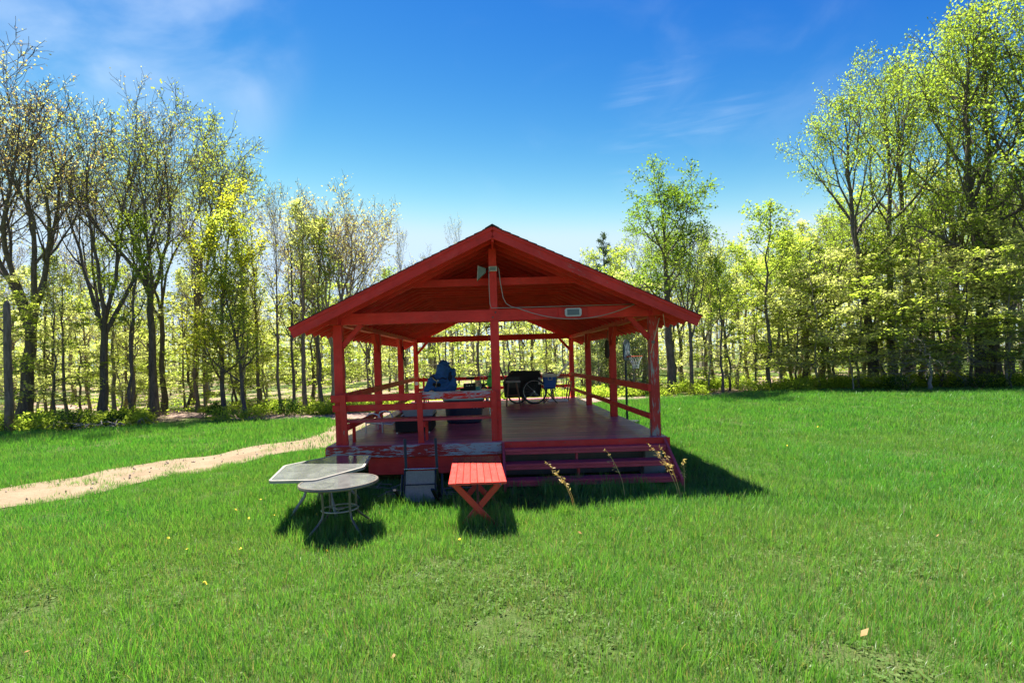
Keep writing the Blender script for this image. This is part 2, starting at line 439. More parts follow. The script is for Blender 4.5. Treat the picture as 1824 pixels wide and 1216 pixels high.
# ------------------------------------------------------------------ grass
def blades(n, rad, hmin, hmax, wid, seed, lean=.5, segs=3):
    rg = np.random.default_rng(seed)
    r_ = rad*np.sqrt(rg.random(n)); a = rg.random(n)*2*np.pi
    base = np.stack([r_*np.cos(a), r_*np.sin(a), np.full(n, -.015)], -1)
    h = rg.uniform(hmin, hmax, n)*np.where(rg.random(n) < .12, 1.35, 1)
    az = rg.random(n)*2*np.pi; ld = np.stack([np.cos(az), np.sin(az), np.zeros(n)], -1)
    ln = rg.uniform(.1, 1, n)*lean
    wd = np.stack([-np.sin(az+rg.normal(0, .8, n)), np.cos(az), np.zeros(n)], -1)
    w = wid*rg.uniform(.6, 1.3, n)
    V = []
    for k in range(segs):
        t = k/segs
        c = base+np.stack([0*h, 0*h, h*t*(1-.22*ln*t)], -1)+ld*(h*ln*t**2)[:, None]
        ww = (w*(1-.75*t**1.5)*.5)[:, None]
        V += [c-wd*ww, c+wd*ww]
    t = 1.
    V.append(base+np.stack([0*h, 0*h, h*(1-.22*ln)], -1)+ld*(h*ln)[:, None])
    V = np.stack(V, 1)                                 # n, 2*segs+1, 3
    k = 2*segs+1; o = (np.arange(n)*k)[:, None]
    Q = np.concatenate([o+np.array([[2*j, 2*j+1, 2*j+3, 2*j+2]]) for j in range(segs-1)]) if segs > 1 else np.zeros((0, 4), int)
    T = o+np.array([[2*segs-2, 2*segs-1, 2*segs]])
    return V.reshape(-1, 3), [Q, T]
def broad(n, rad, seed, size=.03, h=.05):
    """small round-leaved weeds between the blades"""
    rg = np.random.default_rng(seed)
    c = np.stack([rg.uniform(-rad, rad, n), rg.uniform(-rad, rad, n), rg.uniform(.01, h, n)], -1)
    V, F = leaf_quads(c, rg, size, .6, up=1.2)
    return V, [F]
def leaf_quads(c, rg, size, ratio=.6, up=.5, svar=.55):
    n = len(c)
    nr = rg.normal(0, 1, (n, 3)); nr[:, 2] = np.abs(nr[:, 2])+up
    nr /= np.linalg.norm(nr, axis=1)[:, None]
    a = np.cross(nr, rg.normal(0, 1, (n, 3))); a /= np.linalg.norm(a, axis=1)[:, None]
    b = np.cross(nr, a)
    s = (size*rg.uniform(1-svar, 1+svar, n))[:, None]
    V = np.stack([c-a*s*.5, c+b*s*.5*ratio-a*s*.05, c+a*s*.5, c-b*s*.5*ratio-a*s*.05], 1).reshape(-1, 3)
    return V, np.arange(n*4).reshape(n, 4)
def grass_mat(name, c1, c2, dry, trans=.5, world_noise=.35):
    t = NT(name)
    geo = t.n('ShaderNodeNewGeometry'); isl = geo.outputs['Random Per Island']
    pos = geo.outputs['Position']
    oi = t.n('ShaderNodeObjectInfo')
    nz = t.noise(pos, world_noise, 4, .6); nz2 = t.noise(pos, 2.4, 3)
    c = t.mix(isl, c1, c2)
    c = t.mix(t.math('MULTIPLY', t.ramp(nz, .42, .66), .55), c, (.16, .25, .055))
    c = t.mix(t.math('MULTIPLY', t.ramp(nz2, .5, .7), .35), c, (.06, .175, .032))
    isd = t.ramp(t.math('FRACT', t.math('MULTIPLY', isl, 13.7)), 1-dry-.02, 1-dry)
    c = t.mix(isd, c, (.30, .25, .13))
    d = t.n('ShaderNodeBsdfDiffuse', {'Color': c})
    tr = t.n('ShaderNodeBsdfTranslucent', {'Color': t.mix(1, c, (1.1, 1.25, .55), 'MULTIPLY')})
    gl = t.n('ShaderNodeBsdfGlossy', {'Color': (.8, .9, .8, 1), 'Roughness': .45})
    m = t.n('ShaderNodeMixShader', {0: trans, 1: d.outputs[0], 2: tr.outputs[0]})
    m2 = t.n('ShaderNodeMixShader', {0: .035, 1: m.outputs[0], 2: gl.outputs[0]})
    t.l.new(m2.outputs[0], t.out.inputs[0]); return t.m
M_GRASS = grass_mat('grass_blades', (.090, .250, .034), (.180, .355, .062), .06)
M_GRASSF = grass_mat('meadow_blades', (.070, .232, .032), (.145, .345, .054), .03)
M_GRASSD = grass_mat('mixed_dry_grass', (.11, .17, .04), (.17, .23, .07), .18)
M_WEED = leaf('weed_leaves', (.09, .17, .04), (.16, .22, .08), .3, nscale=2)
PROTO = bpy.data.collections.new('scatter_sources')
def proto(name, parts):
    """parts: list of (V, F list, material) joined into one source mesh"""
    Vs, Fs, mi, mats = [], [], [], []
    off = 0
    for V, F, m in parts:
        if m not in mats: mats.append(m)
        for f in F:
            if len(f): Fs.append(f+off); mi.append(np.full(len(f), mats.index(m)))
        Vs.append(V); off += len(V)
    me = np_mesh(name, np.concatenate(Vs), Fs, None)
    for m in mats: me.materials.append(m)
    me.polygons.foreach_set('material_index', np.concatenate(mi).astype(np.int32))
    o = bpy.data.objects.new(name, me); PROTO.objects.link(o); return o
def scatter(name, P, scl, sources, seed, tilt=.12, kind='stuff'):
    rg = np.random.default_rng(seed)
    c = bpy.data.collections.new(name+'_sources')
    for s_ in sources:
        c.objects.link(s_)
    me = bpy.data.meshes.new(name)
    me.vertices.add(len(P)); me.vertices.foreach_set('co', np.asarray(P, np.float32).ravel())
    n = len(P)
    rot = np.stack([rg.normal(0, tilt, n), rg.normal(0, tilt, n), rg.random(n)*2*np.pi], -1).astype(np.float32)
    a = me.attributes.new('rot', 'FLOAT_VECTOR', 'POINT'); a.data.foreach_set('vector', rot.ravel())
    a = me.attributes.new('scl', 'FLOAT', 'POINT'); a.data.foreach_set('value', np.asarray(scl, np.float32))
    a = me.attributes.new('idx', 'INT', 'POINT'); a.data.foreach_set('value', rg.integers(0, len(sources), n).astype(np.int32))
    o = bpy.data.objects.new(name, me); COL.objects.link(o)
    g = bpy.data.node_groups.new(name, 'GeometryNodeTree')
    g.interface.new_socket('Geometry', in_out='INPUT', socket_type='NodeSocketGeometry')
    g.interface.new_socket('Geometry', in_out='OUTPUT', socket_type='NodeSocketGeometry')
    N = g.nodes.new; L = g.links.new
    gi, go = N('NodeGroupInput'), N('NodeGroupOutput')
    ci = N('GeometryNodeCollectionInfo'); ci.inputs['Collection'].default_value = c
    ci.inputs['Separate Children'].default_value = True; ci.inputs['Reset Children'].default_value = True
    ip = N('GeometryNodeInstanceOnPoints'); ip.inputs['Pick Instance'].default_value = True
    def attr(nm, ty):
        q = N('GeometryNodeInputNamedAttribute'); q.data_type = ty; q.inputs['Name'].default_value = nm; return q.outputs['Attribute']
    er = N('FunctionNodeEulerToRotation'); L(attr('rot', 'FLOAT_VECTOR'), er.inputs[0])
    L(gi.outputs[0], ip.inputs['Points']); L(ci.outputs[0], ip.inputs['Instance'])
    L(attr('idx', 'INT'), ip.inputs['Instance Index']); L(er.outputs[0], ip.inputs['Rotation']); L(attr('scl', 'FLOAT'), ip.inputs['Scale'])
    L(ip.outputs[0], go.inputs[0])
    md = o.modifiers.new('scatter', 'NODES'); md.node_group = g
    return tag(o, kind=kind)

def vnoise(x, y, s, seed):
    """smooth value noise 0..1"""
    rg = np.random.default_rng(seed); T = rg.random((64, 64))
    x = x/s; y = y/s; xi = np.floor(x).astype(int); yi = np.floor(y).astype(int); fx = x-xi; fy = y-yi
    fx = fx*fx*(3-2*fx); fy = fy*fy*(3-2*fy)
    g = lambda a, b: T[a % 64, b % 64]
    return (g(xi, yi)*(1-fx)+g(xi+1, yi)*fx)*(1-fy)+(g(xi, yi+1)*(1-fx)+g(xi+1, yi+1)*fx)*fy
def lawn_points(y0, y1, dens, seed, spread=1.25, margin=1.5):
    rg = np.random.default_rng(seed)
    w1 = y1*spread*.98+margin
    n = int(dens*(y1-y0)*2*w1)
    x = rg.uniform(-w1, w1, n); y = rg.uniform(y0, y1, n)
    k = np.abs(x) < y*spread*.98+margin
    x, y = x[k], y[k]
    keep = y < edge(x)+.2+.5*rg.random(len(x))**3*2
    under = (x > -2.85) & (x < 2.95) & (y > 9.95) & (y < 20.7)
    keep &= ~under
    worn_ = np.exp(-(((x-1.5)/1.3)**2+((y-8.9)/.45)**2))
    keep &= rg.random(len(x)) > .55*worn_
    steps_ = (x > .25) & (x < 2.9) & (y > 9.25) & (y < 10)
    keep &= ~steps_ | (rg.random(len(x)) < .25)
    dA = road_dist(x, y, ROAD_A)
    keep &= (dA > .90+.18*(vnoise(x, y, .5, 3)-.5)+.1*rg.normal(0, 1, len(x))) | ((dA < .28) & (rg.random(len(x)) < .5*vnoise(x, y, 1.5, 9)**2)) | (rg.random(len(x)) < .012)
    nb = (y > 20)
    dB = np.full(len(x), 9.); dB[nb] = road_dist(x[nb], y[nb], ROAD_B)
    keep &= dB > .8+.25*rg.normal(0, 1, len(x))*.5
    return x[keep], y[keep], rg
BARE = lambda x, y: np.clip((vnoise(x, y, 1.1, 21)*.6+vnoise(x, y, .42, 22)*.4-.54)*2.4, 0, 1)*np.clip((7.2-y)/2.4, 0, 1)
A = [proto('tuft', [(*blades(54, .13, .05, .125, .0040, 10+k), M_GRASS), (*blades(10, .13, .04, .10, .004, 40+k, .9), M_GRASSD)]) for k in range(4)]
A2 = [proto('thin_tuft', [(*blades(26, .14, .025, .075, .0042, 60+k, 1.0), M_GRASSD), (*broad(9, .12, 70+k, .028, .03), M_WEED)]) for k in range(3)]
A3 = [proto('tall_tuft', [(*blades(34, .08, .13, .25, .0055, 80+k, .45), M_GRASS)]) for k in range(3)]
B = [proto('mid_tuft', [(*blades(64, .22, .07, .155, .0065, 110+k), M_GRASSF), (*blades(5, .2, .06, .15, .008, 140+k), M_GRASSD)]) for k in range(4)]
C = [proto('far_tuft', [(*blades(70, .40, .08, .17, .012, 160+k, segs=2), M_GRASSF)]) for k in range(4)]
x, y, rg = lawn_points(2.4, 7.6, 120, 1)
b = BARE(x, y); k = rg.random(len(x)) > b*.9
hs = .62+.75*vnoise(x, y, .9, 31)+.25*(y-3)/4
scatter('grass', np.stack([x, y, hgt(x, y)], -1)[k], (hs*rg.uniform(.75, 1.2, len(x)))[k], A, 1)
k2 = (b > .05) | (rg.random(len(x)) < .35)
scatter('matted_grass', np.stack([x+.03, y, hgt(x+.03, y)], -1)[k2], rg.uniform(.8, 1.3, k2.sum()), A2, 2)
x, y, rg = lawn_points(2.4, 12, 9, 3)
tn = vnoise(x, y, 1.3, 33)
k = tn > .62
scatter('tall_grass', np.stack([x, y, hgt(x, y)], -1)[k], (rg.uniform(.6, 1.15, len(x))*(.65+.5*tn))[k], A3, 3)
x, y, rg = lawn_points(7.2, 14.5, 52, 4)
hs = .7+.55*vnoise(x, y, 1.6, 31)
scatter('meadow_grass', np.stack([x, y, hgt(x, y)], -1), hs*rg.uniform(.75, 1.2, len(x)), B, 4)
x, y, rg = lawn_points(14, 31, 17, 5, 1.15)
hs = .7+.6*vnoise(x, y, 2.6, 31)
scatter('distant_grass', np.stack([x, y, hgt(x, y)], -1), hs*rg.uniform(.75, 1.2, len(x)), C, 5)
# taller clumps round the feet of the furniture and along the deck
def clumps(name, spots, seed, s=(.8, 1.3)):
    rg = np.random.default_rng(seed); P = []
    for (cx_, cy_, rx, ry, n) in spots:
        for _ in range(n):
            a = rg.random()*6.283; q = math.sqrt(rg.random())
            P.append((cx_+rx*q*math.cos(a), cy_+ry*q*math.sin(a)))
    P = np.array(P)
    scatter(name, np.stack([P[:, 0], P[:, 1], hgt(P[:, 0], P[:, 1])], -1), rg.uniform(*s, len(P)), A3, seed)
clumps('table_grass', [(-.24, 7.15, .5, .25, 60), (-.2, 8.2, .4, .4, 14), (-1.97, 7.1, .6, .35, 44), (-2.7, 8.1, .6, .5, 30), (-1.2, 8.3, .7, .22, 26), (1.2, 8.75, 1.4, .45, 46), (.95, 7.55, .22, .12, 8), (1.75, 8.5, .3, .12, 8), (2.6, 8.5, .3, .15, 10), (3.2, 10.4, .15, 1.5, 14)], 9, (.8, 1.4))
# ------------------------------------------------------------------ the pavilion
M_RED = paint('red_paint', (.74, .046, .036), peel=.12)
M_REDW = paint('worn_red_paint', (.74, .05, .040), peel=.42, under=(.42, .33, .27))
M_REDV = paint('stripped_red_paint', (.60, .05, .04), peel=.72, under=(.44, .40, .36))
M_REDP = paint('peeled_red_paint', (.50, .034, .028), peel=.80, under=(.52, .50, .50))
M_REDH = paint('half_peeled_bright_red_paint', (.70, .024, .016), peel=.76, under=(.60, .57, .58))
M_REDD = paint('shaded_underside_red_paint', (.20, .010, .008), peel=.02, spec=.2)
M_DECK = paint('deck_paint', (.62, .15, .19), peel=.38, under=(.52, .40, .42), rough=.36, spec=.6, tone=.28)
M_STEP = paint('step_paint', (.62, .085, .10), peel=.25, under=(.42, .30, .30), rough=.5)
M_GREYWOOD = paint('grey_timber', (.17, .16, .16), peel=.4, under=(.25, .24, .23), rough=.8, spec=.1)
M_TABLE = paint('table_red_paint', (.66, .050, .035), peel=.10, rough=.38, spec=.4, dirt=.1)
M_SHINGLE = plain('shingles', (.045, .042, .045), .9, scale=12, bump=.5)
M_CONC = plain('concrete', (.30, .29, .27), .9)
M_STEEL = plain('bolt_steel', (.16, .13, .12), .5, .7)
M_CABLE = plain('pale_cable', (.36, .32, .30), .6)
M_ROPE = plain('rope', (.55, .47, .34), .9)

XC, HX0, HX1 = .08, -2.70, 2.88          # ridge line and the two rows of posts
ZD = .68                                  # deck
ROWS = (10.1, 13.52, 16.95, 20.4)
ZP = 2.79                                 # under the plates
RZ, RS, RH = 4.27, .464, 3.34             # ridge height (top of rafters), slope, half span
YF, YR = 9.36, 21.18
pav = thing('pavilion', 'open red timber pavilion with gabled roof, railings and raised board deck in the meadow', 'pavilion', (XC, 9.9, 0))
P_ = pav
# deck
y = 9.90; k = 0
_rb = random.Random(3)
while y < 20.66:
    w = .138
    x0, x1 = -2.90+_rb.uniform(-.012, .012), 3.03+_rb.uniform(-.012, .012)
    b = beam('deck_board', (-2.90, y+w/2, ZD-.02), (3.03, y+w/2, ZD-.02), w, .038, M_DECK, P_)
    b.location.x += _rb.uniform(-.012, .012); b.location.z += _rb.uniform(-.0025, .0025)
    b.rotation_euler.x += _rb.uniform(-.006, .006)
    y += .147; k += 1
YB = y
for x in (-2.88, -1.4, .08, 1.55, 3.01):
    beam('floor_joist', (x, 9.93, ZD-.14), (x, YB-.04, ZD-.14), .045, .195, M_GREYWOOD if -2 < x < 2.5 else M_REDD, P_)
beam('rim_board', (-2.905, 9.925, ZD-.145), (-2.905, YB-.03, ZD-.145), .03, .20, M_RED, P_).location.x -= .022
beam('rim_board', (3.055, 9.925, ZD-.145), (3.055, YB-.03, ZD-.145), .03, .20, M_RED, P_)
f1 = beam('front_fascia', (-2.915, 9.878, ZD-.112), (.135, 9.878, ZD-.112), .032, .205, M_REDP, P_)
tag(f1, 'front edge board with most of its red paint peeled to grey wood')
beam('front_fascia', (.185, 9.878, ZD-.085), (3.06, 9.878, ZD-.085), .032, .155, M_RED, P_)
beam('front_skirt', (-2.2, 9.965, .30), (.13, 9.965, .30), .03, .30, M_RED, P_)
beam('rear_fascia', (-2.915, YB+.015, ZD-.112), (3.06, YB+.015, ZD-.112), .03, .2, M_RED, P_)
for x in (-2.72, -.2, 2.85):
    for yy in (10.3, 13.6, 17, 20.3):
        m = MB(); m.box(-.19, .19, -.19, .19, -.1, .22); m.box(-.15, .15, -.15, .15, .22, .44)
        m.build('footing', M_CONC, P_, M=Matrix.Translation((x, yy, 0)))
beam('skirt_plank', (.2, 10.35, .38), (2.95, 10.35, .38), .03, .26, M_GREYWOOD, P_)
beam('skirt_plank', (.2, 10.36, .12), (2.95, 10.36, .12), .03, .24, M_GREYWOOD, P_)
# steps
def stringer(x):
    st = MB()
    st.prism([(9.86, ZD-.16+.145), (9.86, ZD-.50), (9.30, -.06), (8.98, -.06), (8.98, .135), (9.02, .175)], x-.02, x+.02, 'x')
    return st
stairs = stringer(.165).build('stairs', M_STEP, P_, world=True)
tag(stairs, 'wide flight of three purple-red steps with open risers')
stringer(2.965).build('stringer', M_STEP, stairs, world=True)
for (yf, zt) in ((9.08, .165), (9.40, .37), (9.70, .57)):
    beam('tread', (.19, yf+.125, zt-.022), (2.94, yf+.125, zt-.022), .27, .046, M_STEP, stairs)
    beam('tread_nosing', (.195, yf+.012, zt-.072), (2.935, yf+.012, zt-.072), .03, .05, M_STEP, stairs)
for (yy, z0, z1) in ((9.62, .02, .32), (9.80, .30, .52)):
    beam('tread_support', (1.42, yy, z0), (1.42, yy, z1), .04, .10, M_STEP, stairs)
# posts, plates, ties
for i, yy in enumerate(ROWS):
    for x in (HX0, HX1):
        worn = (i == 0 and x > 0)
        p = beam('post', (x, yy, ZD), (x, yy, ZP), .155, .155, M_REDV if worn else M_RED, P_, up=(0, 1, 0))
        if worn: tag(p, 'post with long bare strips where the red paint has worn off')
cp = beam('post', (.075, 10.1, ZD), (.075, 10.1, ZP), .155, .155, M_RED, P_, up=(0, 1, 0))
tag(cp, 'middle post at the head of the steps')
for x in (HX0, HX1):
    beam('plate_beam', (x, 9.80, ZP+.1), (x, 20.72, ZP+.1), .15, .2, M_RED, P_)
tie = beam('tie_beam', (HX0+.0755, 10.1, ZP+.1), (HX1-.0755, 10.1, ZP+.1), .15, .2, M_RED, P_)
tag(tie, 'front tie beam carrying the lamp plate')
beam('tie_beam', (HX0+.0755, 20.4, ZP+.1), (HX1-.0755, 20.4, ZP+.1), .15, .2, M_RED, P_)
beam('king_post', (.07, 10.1, ZP+.2), (.07, 10.1, RZ-.2), .14, .14, M_RED, P_, up=(0, 1, 0))
beam('king_post', (.07, 20.4, ZP+.2), (.07, 20.4, RZ-.2), .14, .14, M_RED, P_, up=(0, 1, 0))
for (x, z) in ((.05, ZP+.06), (.10, ZP+.145)):
    m = MB(); m.lathe([(.016, 0), (.016, .008), (.010, .014)], 10)
    m.build('bolt', M_STEEL, tie, M=Matrix.Translation((x, 10.025, z)) @ Matrix.Rotation(R(90), 4, 'X'))
# knee braces
for yy in (10.1, 20.4):
    for x, s in ((HX0, 1), (HX1, -1)):
        beam('knee_brace', (x+s*.06, yy, 2.40), (x+s*.42, yy, ZP+.01), .085, .085, M_RED, P_)
for yy in ROWS[1:]:
    for x in (HX0, HX1):
        beam('knee_brace', (x, yy-.06, 2.38), (x, yy-.46, ZP+.01), .085, .085, M_RED, P_)
# rafters, collars, ridge
nR = 29
cs = 1/math.sqrt(1+RS*RS)
rd = .132
for i in range(nR):
    yy = YF+.075+i*(YR-YF-.15)/(nR-1)
    for s in (-1, 1):
        xa, xb = .021, RH-.05
        dz = rd/2/cs
        beam('rafter', (XC+s*xa, yy, RZ-RS*xa-dz), (XC+s*xb, yy, RZ-RS*xb-dz), .042, rd, M_RED, P_)
    if 2 <= i < nR-2:
        beam('collar_tie', (XC-1.46, yy+.045, 3.515), (XC+1.46, yy+.045, 3.515), .038, .135, M_RED, P_)
beam('ridge_board', (XC, YF+.035, RZ-.115), (XC, YR-.035, RZ-.115), .038, .20, M_RED, P_)
for s in (-1, 1):
    # boarding under the shingles
    m = MB()
    nb = 22; wb = (RH+.01)/nb
    for k in range(nb):
        a, b = k*wb+.002, (k+1)*wb-.003
        za, zb = RZ-RS*a+.003, RZ-RS*b+.003
        m.prism([(XC+s*a, za), (XC+s*b, zb), (XC+s*b, zb+.02/cs), (XC+s*a, za+.02/cs)], YF+.03, YR-.03, 'y')
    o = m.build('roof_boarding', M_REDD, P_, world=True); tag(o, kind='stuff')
    m = MB(); nc = 24; wc = (RH+.06)/nc
    for k in range(nc):
        a, b = k*wc, (k+1)*wc+.02
        za, zb = RZ-RS*a+.027, RZ-RS*b+.034
        m.prism([(XC+s*a, za), (XC+s*b, zb), (XC+s*b, zb+.012), (XC+s*a, za+.008)], YF-.035, YR+.035, 'y')
    o = m.build('shingle_courses', M_SHINGLE, P_, world=True); tag(o, kind='stuff')
    for yy, sg in ((YF+.012, -1), (YR-.012, 1)):
        h1 = .165
        dz = h1/2/cs
        z0 = RZ+.012
        g = beam('barge_board', (XC+s*.008, yy, z0-RS*.008-dz), (XC+s*(RH+.02), yy, z0-RS*(RH+.02)-dz), .032, h1, M_REDW if yy < 12 and s > 0 else M_RED, P_)
        beam('verge_trim', (XC+s*.003, yy+sg*.023, z0-RS*.003-.012), (XC+s*(RH+.05), yy+sg*.023, z0-RS*(RH+.05)-.012), .018, .055, M_RED, P_)
m = MB(); m.prism([(XC-.12, RZ-.02), (XC, RZ+.046), (XC+.12, RZ-.02), (XC+.12, RZ-.004), (XC, RZ+.062), (XC-.12, RZ-.004)], YF-.04, YR+.04, 'y')
m.build('ridge_cap', M_SHINGLE, P_, world=True)
# railings
for x, s in ((HX0, 1), (HX1, -1)):
    xr = x+s*.103
    for a, b in zip(ROWS[:-1], ROWS[1:]):
        beam('handrail', (xr, a-.07, 1.53), (xr, b-.075, 1.53), .048, .125, M_RED, P_)
        zl = .97 if x < 0 else 1.03
        beam('lower_rail', (xr, a-.07, zl), (xr, b-.075, zl), .042, .10, M_RED, P_)
for x0, x1 in ((HX0+.08, .08), (.09, HX1-.08)):
    beam('handrail', (x0, 20.4, 1.46), (x1-.005, 20.4, 1.46), .045, .125, M_RED, P_)
    beam('lower_rail', (x0, 20.4, 1.10), (x1-.005, 20.4, 1.10), .045, .10, M_RED, P_)
for x in (-2.45, .085):
    beam('rail_post', (x, 20.45, ZD), (x, 20.45, 1.56), .07, .04, M_RED, P_, up=(0, 1, 0))
# built-in bench along the left half of the front, back boards towards the camera
bench = beam('bench', (-2.80, 10.30, 1.075), (.13, 10.30, 1.075), .30, .045, M_STEP, P_)
tag(bench, 'fixed bench with two back boards along the left half of the front')
for x, w_ in ((-2.60, .05), (-1.27, .045), (.02, .045)):
    beam('bench_support', (x, 10.00, ZD), (x, 9.885, 1.575), w_, .10, M_REDW, bench, up=(1, 0, 0)).rotation_euler.rotate_axis('X', 0)
    beam('seat_bracket', (x+.055, 9.98, 1.005), (x+.055, 10.45, 1.005), .045, .09, M_RED, bench)
    beam('seat_leg', (x+.055, 10.40, ZD), (x+.055, 10.40, .96), .045, .09, M_RED, bench, up=(0, 1, 0))
beam('back_board', (-2.83, 9.965, 1.50), (-1.245, 9.965, 1.50), .034, .125, M_RED, bench)
b_ = beam('back_board', (-1.24, 9.966, 1.50), (.055, 9.966, 1.50), .034, .125, M_REDH, bench)
tag(b_, 'back board with bright red paint half peeled to white wood')
beam('back_board', (-2.81, 9.995, 1.325), (.145, 9.995, 1.325), .034, .115, M_RED, bench)

nails = MB()
_rn = random.Random(12)
for x in np.arange(-2.8, .1, .41):
    for z in (ZD-.06, ZD-.165):
        nails.box(x-.006, x+.006, 9.8595, 9.8625, z-.006, z+.006)
for x in np.arange(.3, 3.0, .47):
    nails.box(x-.006, x+.006, 9.8595, 9.8625, ZD-.05, ZD-.038); nails.box(x-.006, x+.006, 9.8595, 9.8625, ZD-.13, ZD-.118)
tag(nails.build('nail_heads', M_STEEL, P_, world=True), kind='stuff')
# ------------------------------------------------------------------ trees
class Wood:
    def __init__(s): s.V = []; s.F = []; s.n = 0
    def tube(s, P, Rr, sides):
        P = np.asarray(P, float); m = len(P)
        t = np.gradient(P, axis=0); t /= np.linalg.norm(t, axis=1)[:, None]+1e-9
        ref = np.array([.3, .9, .1]) if abs(t[0, 2]) > .8 else np.array([0, 0, 1.])
        a = np.cross(t, ref); a /= np.linalg.norm(a, axis=1)[:, None]+1e-9
        b = np.cross(t, a)
        th = np.arange(sides)*2*np.pi/sides
        V = P[:, None, :]+(a[:, None, :]*np.cos(th)[None, :, None]+b[:, None, :]*np.sin(th)[None, :, None])*np.asarray(Rr)[:, None, None]
        i = np.arange(m-1)[:, None]*sides+np.arange(sides)[None, :]
        j = np.arange(m-1)[:, None]*sides+(np.arange(sides)[None, :]+1) % sides
        s.F.append(np.stack([i, j, j+sides, i+sides], -1).reshape(-1, 4)+s.n)
        s.V.append(V.reshape(-1, 3)); s.n += m*sides
class Tree:
    def __init__(s, seed, **k):
        s.rg = np.random.default_rng(seed); s.w = Wood(); s.tw = []      # tw: leaf bearing points
        s.k = dict(up=.10, wob=.16, ratio=.55, levels=3, nchild=(0, 9, 7, 5), angle=(.6, .8, .9), leafpm=10, jit=.22, flat=1., minr=.012)
        s.k.update(k)
    def grow(s, p, d, L, r, lev, segs=None):
        k = s.k; rg = s.rg
        d = np.array(d, float); d /= np.linalg.norm(d)
        segs = segs or (7, 6, 5, 3)[min(lev, 3)]
        P = [np.array(p, float)]; D = [d]
        for i in range(segs):
            d = d+rg.normal(0, k['wob'], 3)*(1, 1, .7)+np.array([0, 0, k['up']*(1 if lev < 3 else .4)])
            if k['flat'] < 1 and lev >= 1: d[2] *= k['flat']
            d /= np.linalg.norm(d)
            P.append(P[-1]+d*L/segs); D.append(d)
        P = np.array(P); tt = np.linspace(0, 1, segs+1)
        rr = np.maximum(r*(1-.82*tt), k['minr']*.6)
        s.w.tube(P, rr, (8, 5, 4, 3)[min(lev, 3)])
        if lev >= k['levels']-1 and k['leafpm'] > 0:
            n = max(1, int(k['leafpm']*L*(1.0 if lev >= k['levels'] else .45)))
            u = rg.uniform(.15, 1.08, n)*segs; i = np.minimum(u.astype(int), segs-1); fr = (u-i)[:, None]
            c = P[i]*(1-fr)+P[i+1]*fr
            j = rg.normal(0, k['jit'], (n, 3)); j[:, 2] *= k.get('jz', .8)
            s.tw.append(c+j)
        if lev < k['levels']:
            n = k['nchild'][min(lev, 3)] if lev > 0 else k['nchild'][1]
            n = max(2, int(n*rg.uniform(.75, 1.25)))
            az0 = rg.random()*6.28
            for q in range(n):
                t = .28+.72*(q+rg.random()*.8)/n
                u = min(t, .995)*segs; i = int(u); fr = u-i
                pc = P[i]*(1-fr)+P[i+1]*fr
                s.child(pc, D[min(i+1, segs)], L*k['ratio']*(1.15-.55*t)*rg.uniform(.75, 1.25), max(k['minr'], r*(1-.82*t)*.62), lev+1, az0+q*2.4+rg.normal(0, .3))
    def child(s, p, d, L, r, lev, az):
        ang = s.k['angle'][min(lev-1, 2)]*s.rg.uniform(.7, 1.25)
        a = np.cross(d, [.31, .2, .93]); a /= np.linalg.norm(a)+1e-9
        b = np.cross(d, a)
        nd = d*math.cos(ang)+(a*math.cos(az)+b*math.sin(az))*math.sin(ang)
        s.grow(p, nd, L, r, lev)
    def trunk(s, H, r, top=.95, wob=.04, limbs=14, base=.35, llen=.32, ang=(.95, .45), sides=10, lean=(0, 0), flare=1.5, shape='dome', bend=0.):
        """one stem with limbs from base*H upwards"""
        rg = s.rg; n = 14
        t = np.linspace(0, 1, n+1)
        wx = np.cumsum(rg.normal(0, wob, n+1)); wy = np.cumsum(rg.normal(0, wob, n+1)); wx -= wx[0]; wy -= wy[0]
        P = np.stack([wx*H*.12+lean[0]*H*t+bend*H*t*t, wy*H*.12+lean[1]*H*t, t*H*top], -1)
        rr = r*(1-.90*t**1.15); rr[0] *= flare; rr[1] *= 1+.12*(flare-1)
        rr = np.maximum(rr, .012)
        Pd = P.copy(); Pd[0, 2] = -.25
        s.w.tube(Pd, rr, sides)
        az = rg.random()*6.28
        for q in range(limbs):
            f = (q+rg.random()*.7)/limbs
            tt = base+(1-base)*f*.97
            u = tt*n; i = min(int(u), n-1); fr = u-i
            p = P[i]*(1-fr)+P[i+1]*fr
            prof = {'dome': math.sin(math.pi*min(.98, .22+.72*f))**.8, 'vase': .55+.45*f, 'cone': 1.05-.85*f, 'even': .9-.25*f}[shape]
            L = H*llen*prof*rg.uniform(.75, 1.2)
            an = ang[0]*(1-f)+ang[1]*f+rg.normal(0, .08)
            az += 2.4+rg.normal(0, .35)
            d = np.array([math.sin(an)*math.cos(az), math.sin(an)*math.sin(az), math.cos(an)])
            s.grow(p, d, L, max(.02, rr[i]*.55), 1)
        s.P = P; return s
    def fork(s, H, r, hf, leaders, spread=.35, lean=(0, 0), limbs=5, llen=.26):
        """a trunk that divides at height hf into several rising leaders"""
        rg = s.rg; n = 7; t = np.linspace(0, 1, n+1)
        P = np.stack([lean[0]*hf*t+rg.normal(0, .04, n+1), lean[1]*hf*t+rg.normal(0, .04, n+1), hf*t], -1)
        rr = r*(1-.30*t); rr[0] *= 1.55; rr[1] *= 1.1
        P[0, 2] = -.25
        s.w.tube(P, rr, 12)
        az = rg.random()*6.28
        for q in range(leaders):
            az += 6.283/leaders+rg.normal(0, .25)
            an = spread*rg.uniform(.5, 1.3)
            start = P[-1]-np.array([0, 0, rg.uniform(0, .22)*hf])
            d = np.array([math.sin(an)*math.cos(az)+lean[0]*.6, math.sin(an)*math.sin(az), math.cos(an)])
            s.grow(start, d, (H-hf)*rg.uniform(.85, 1.05), r*.50, 0, 8)
        return s
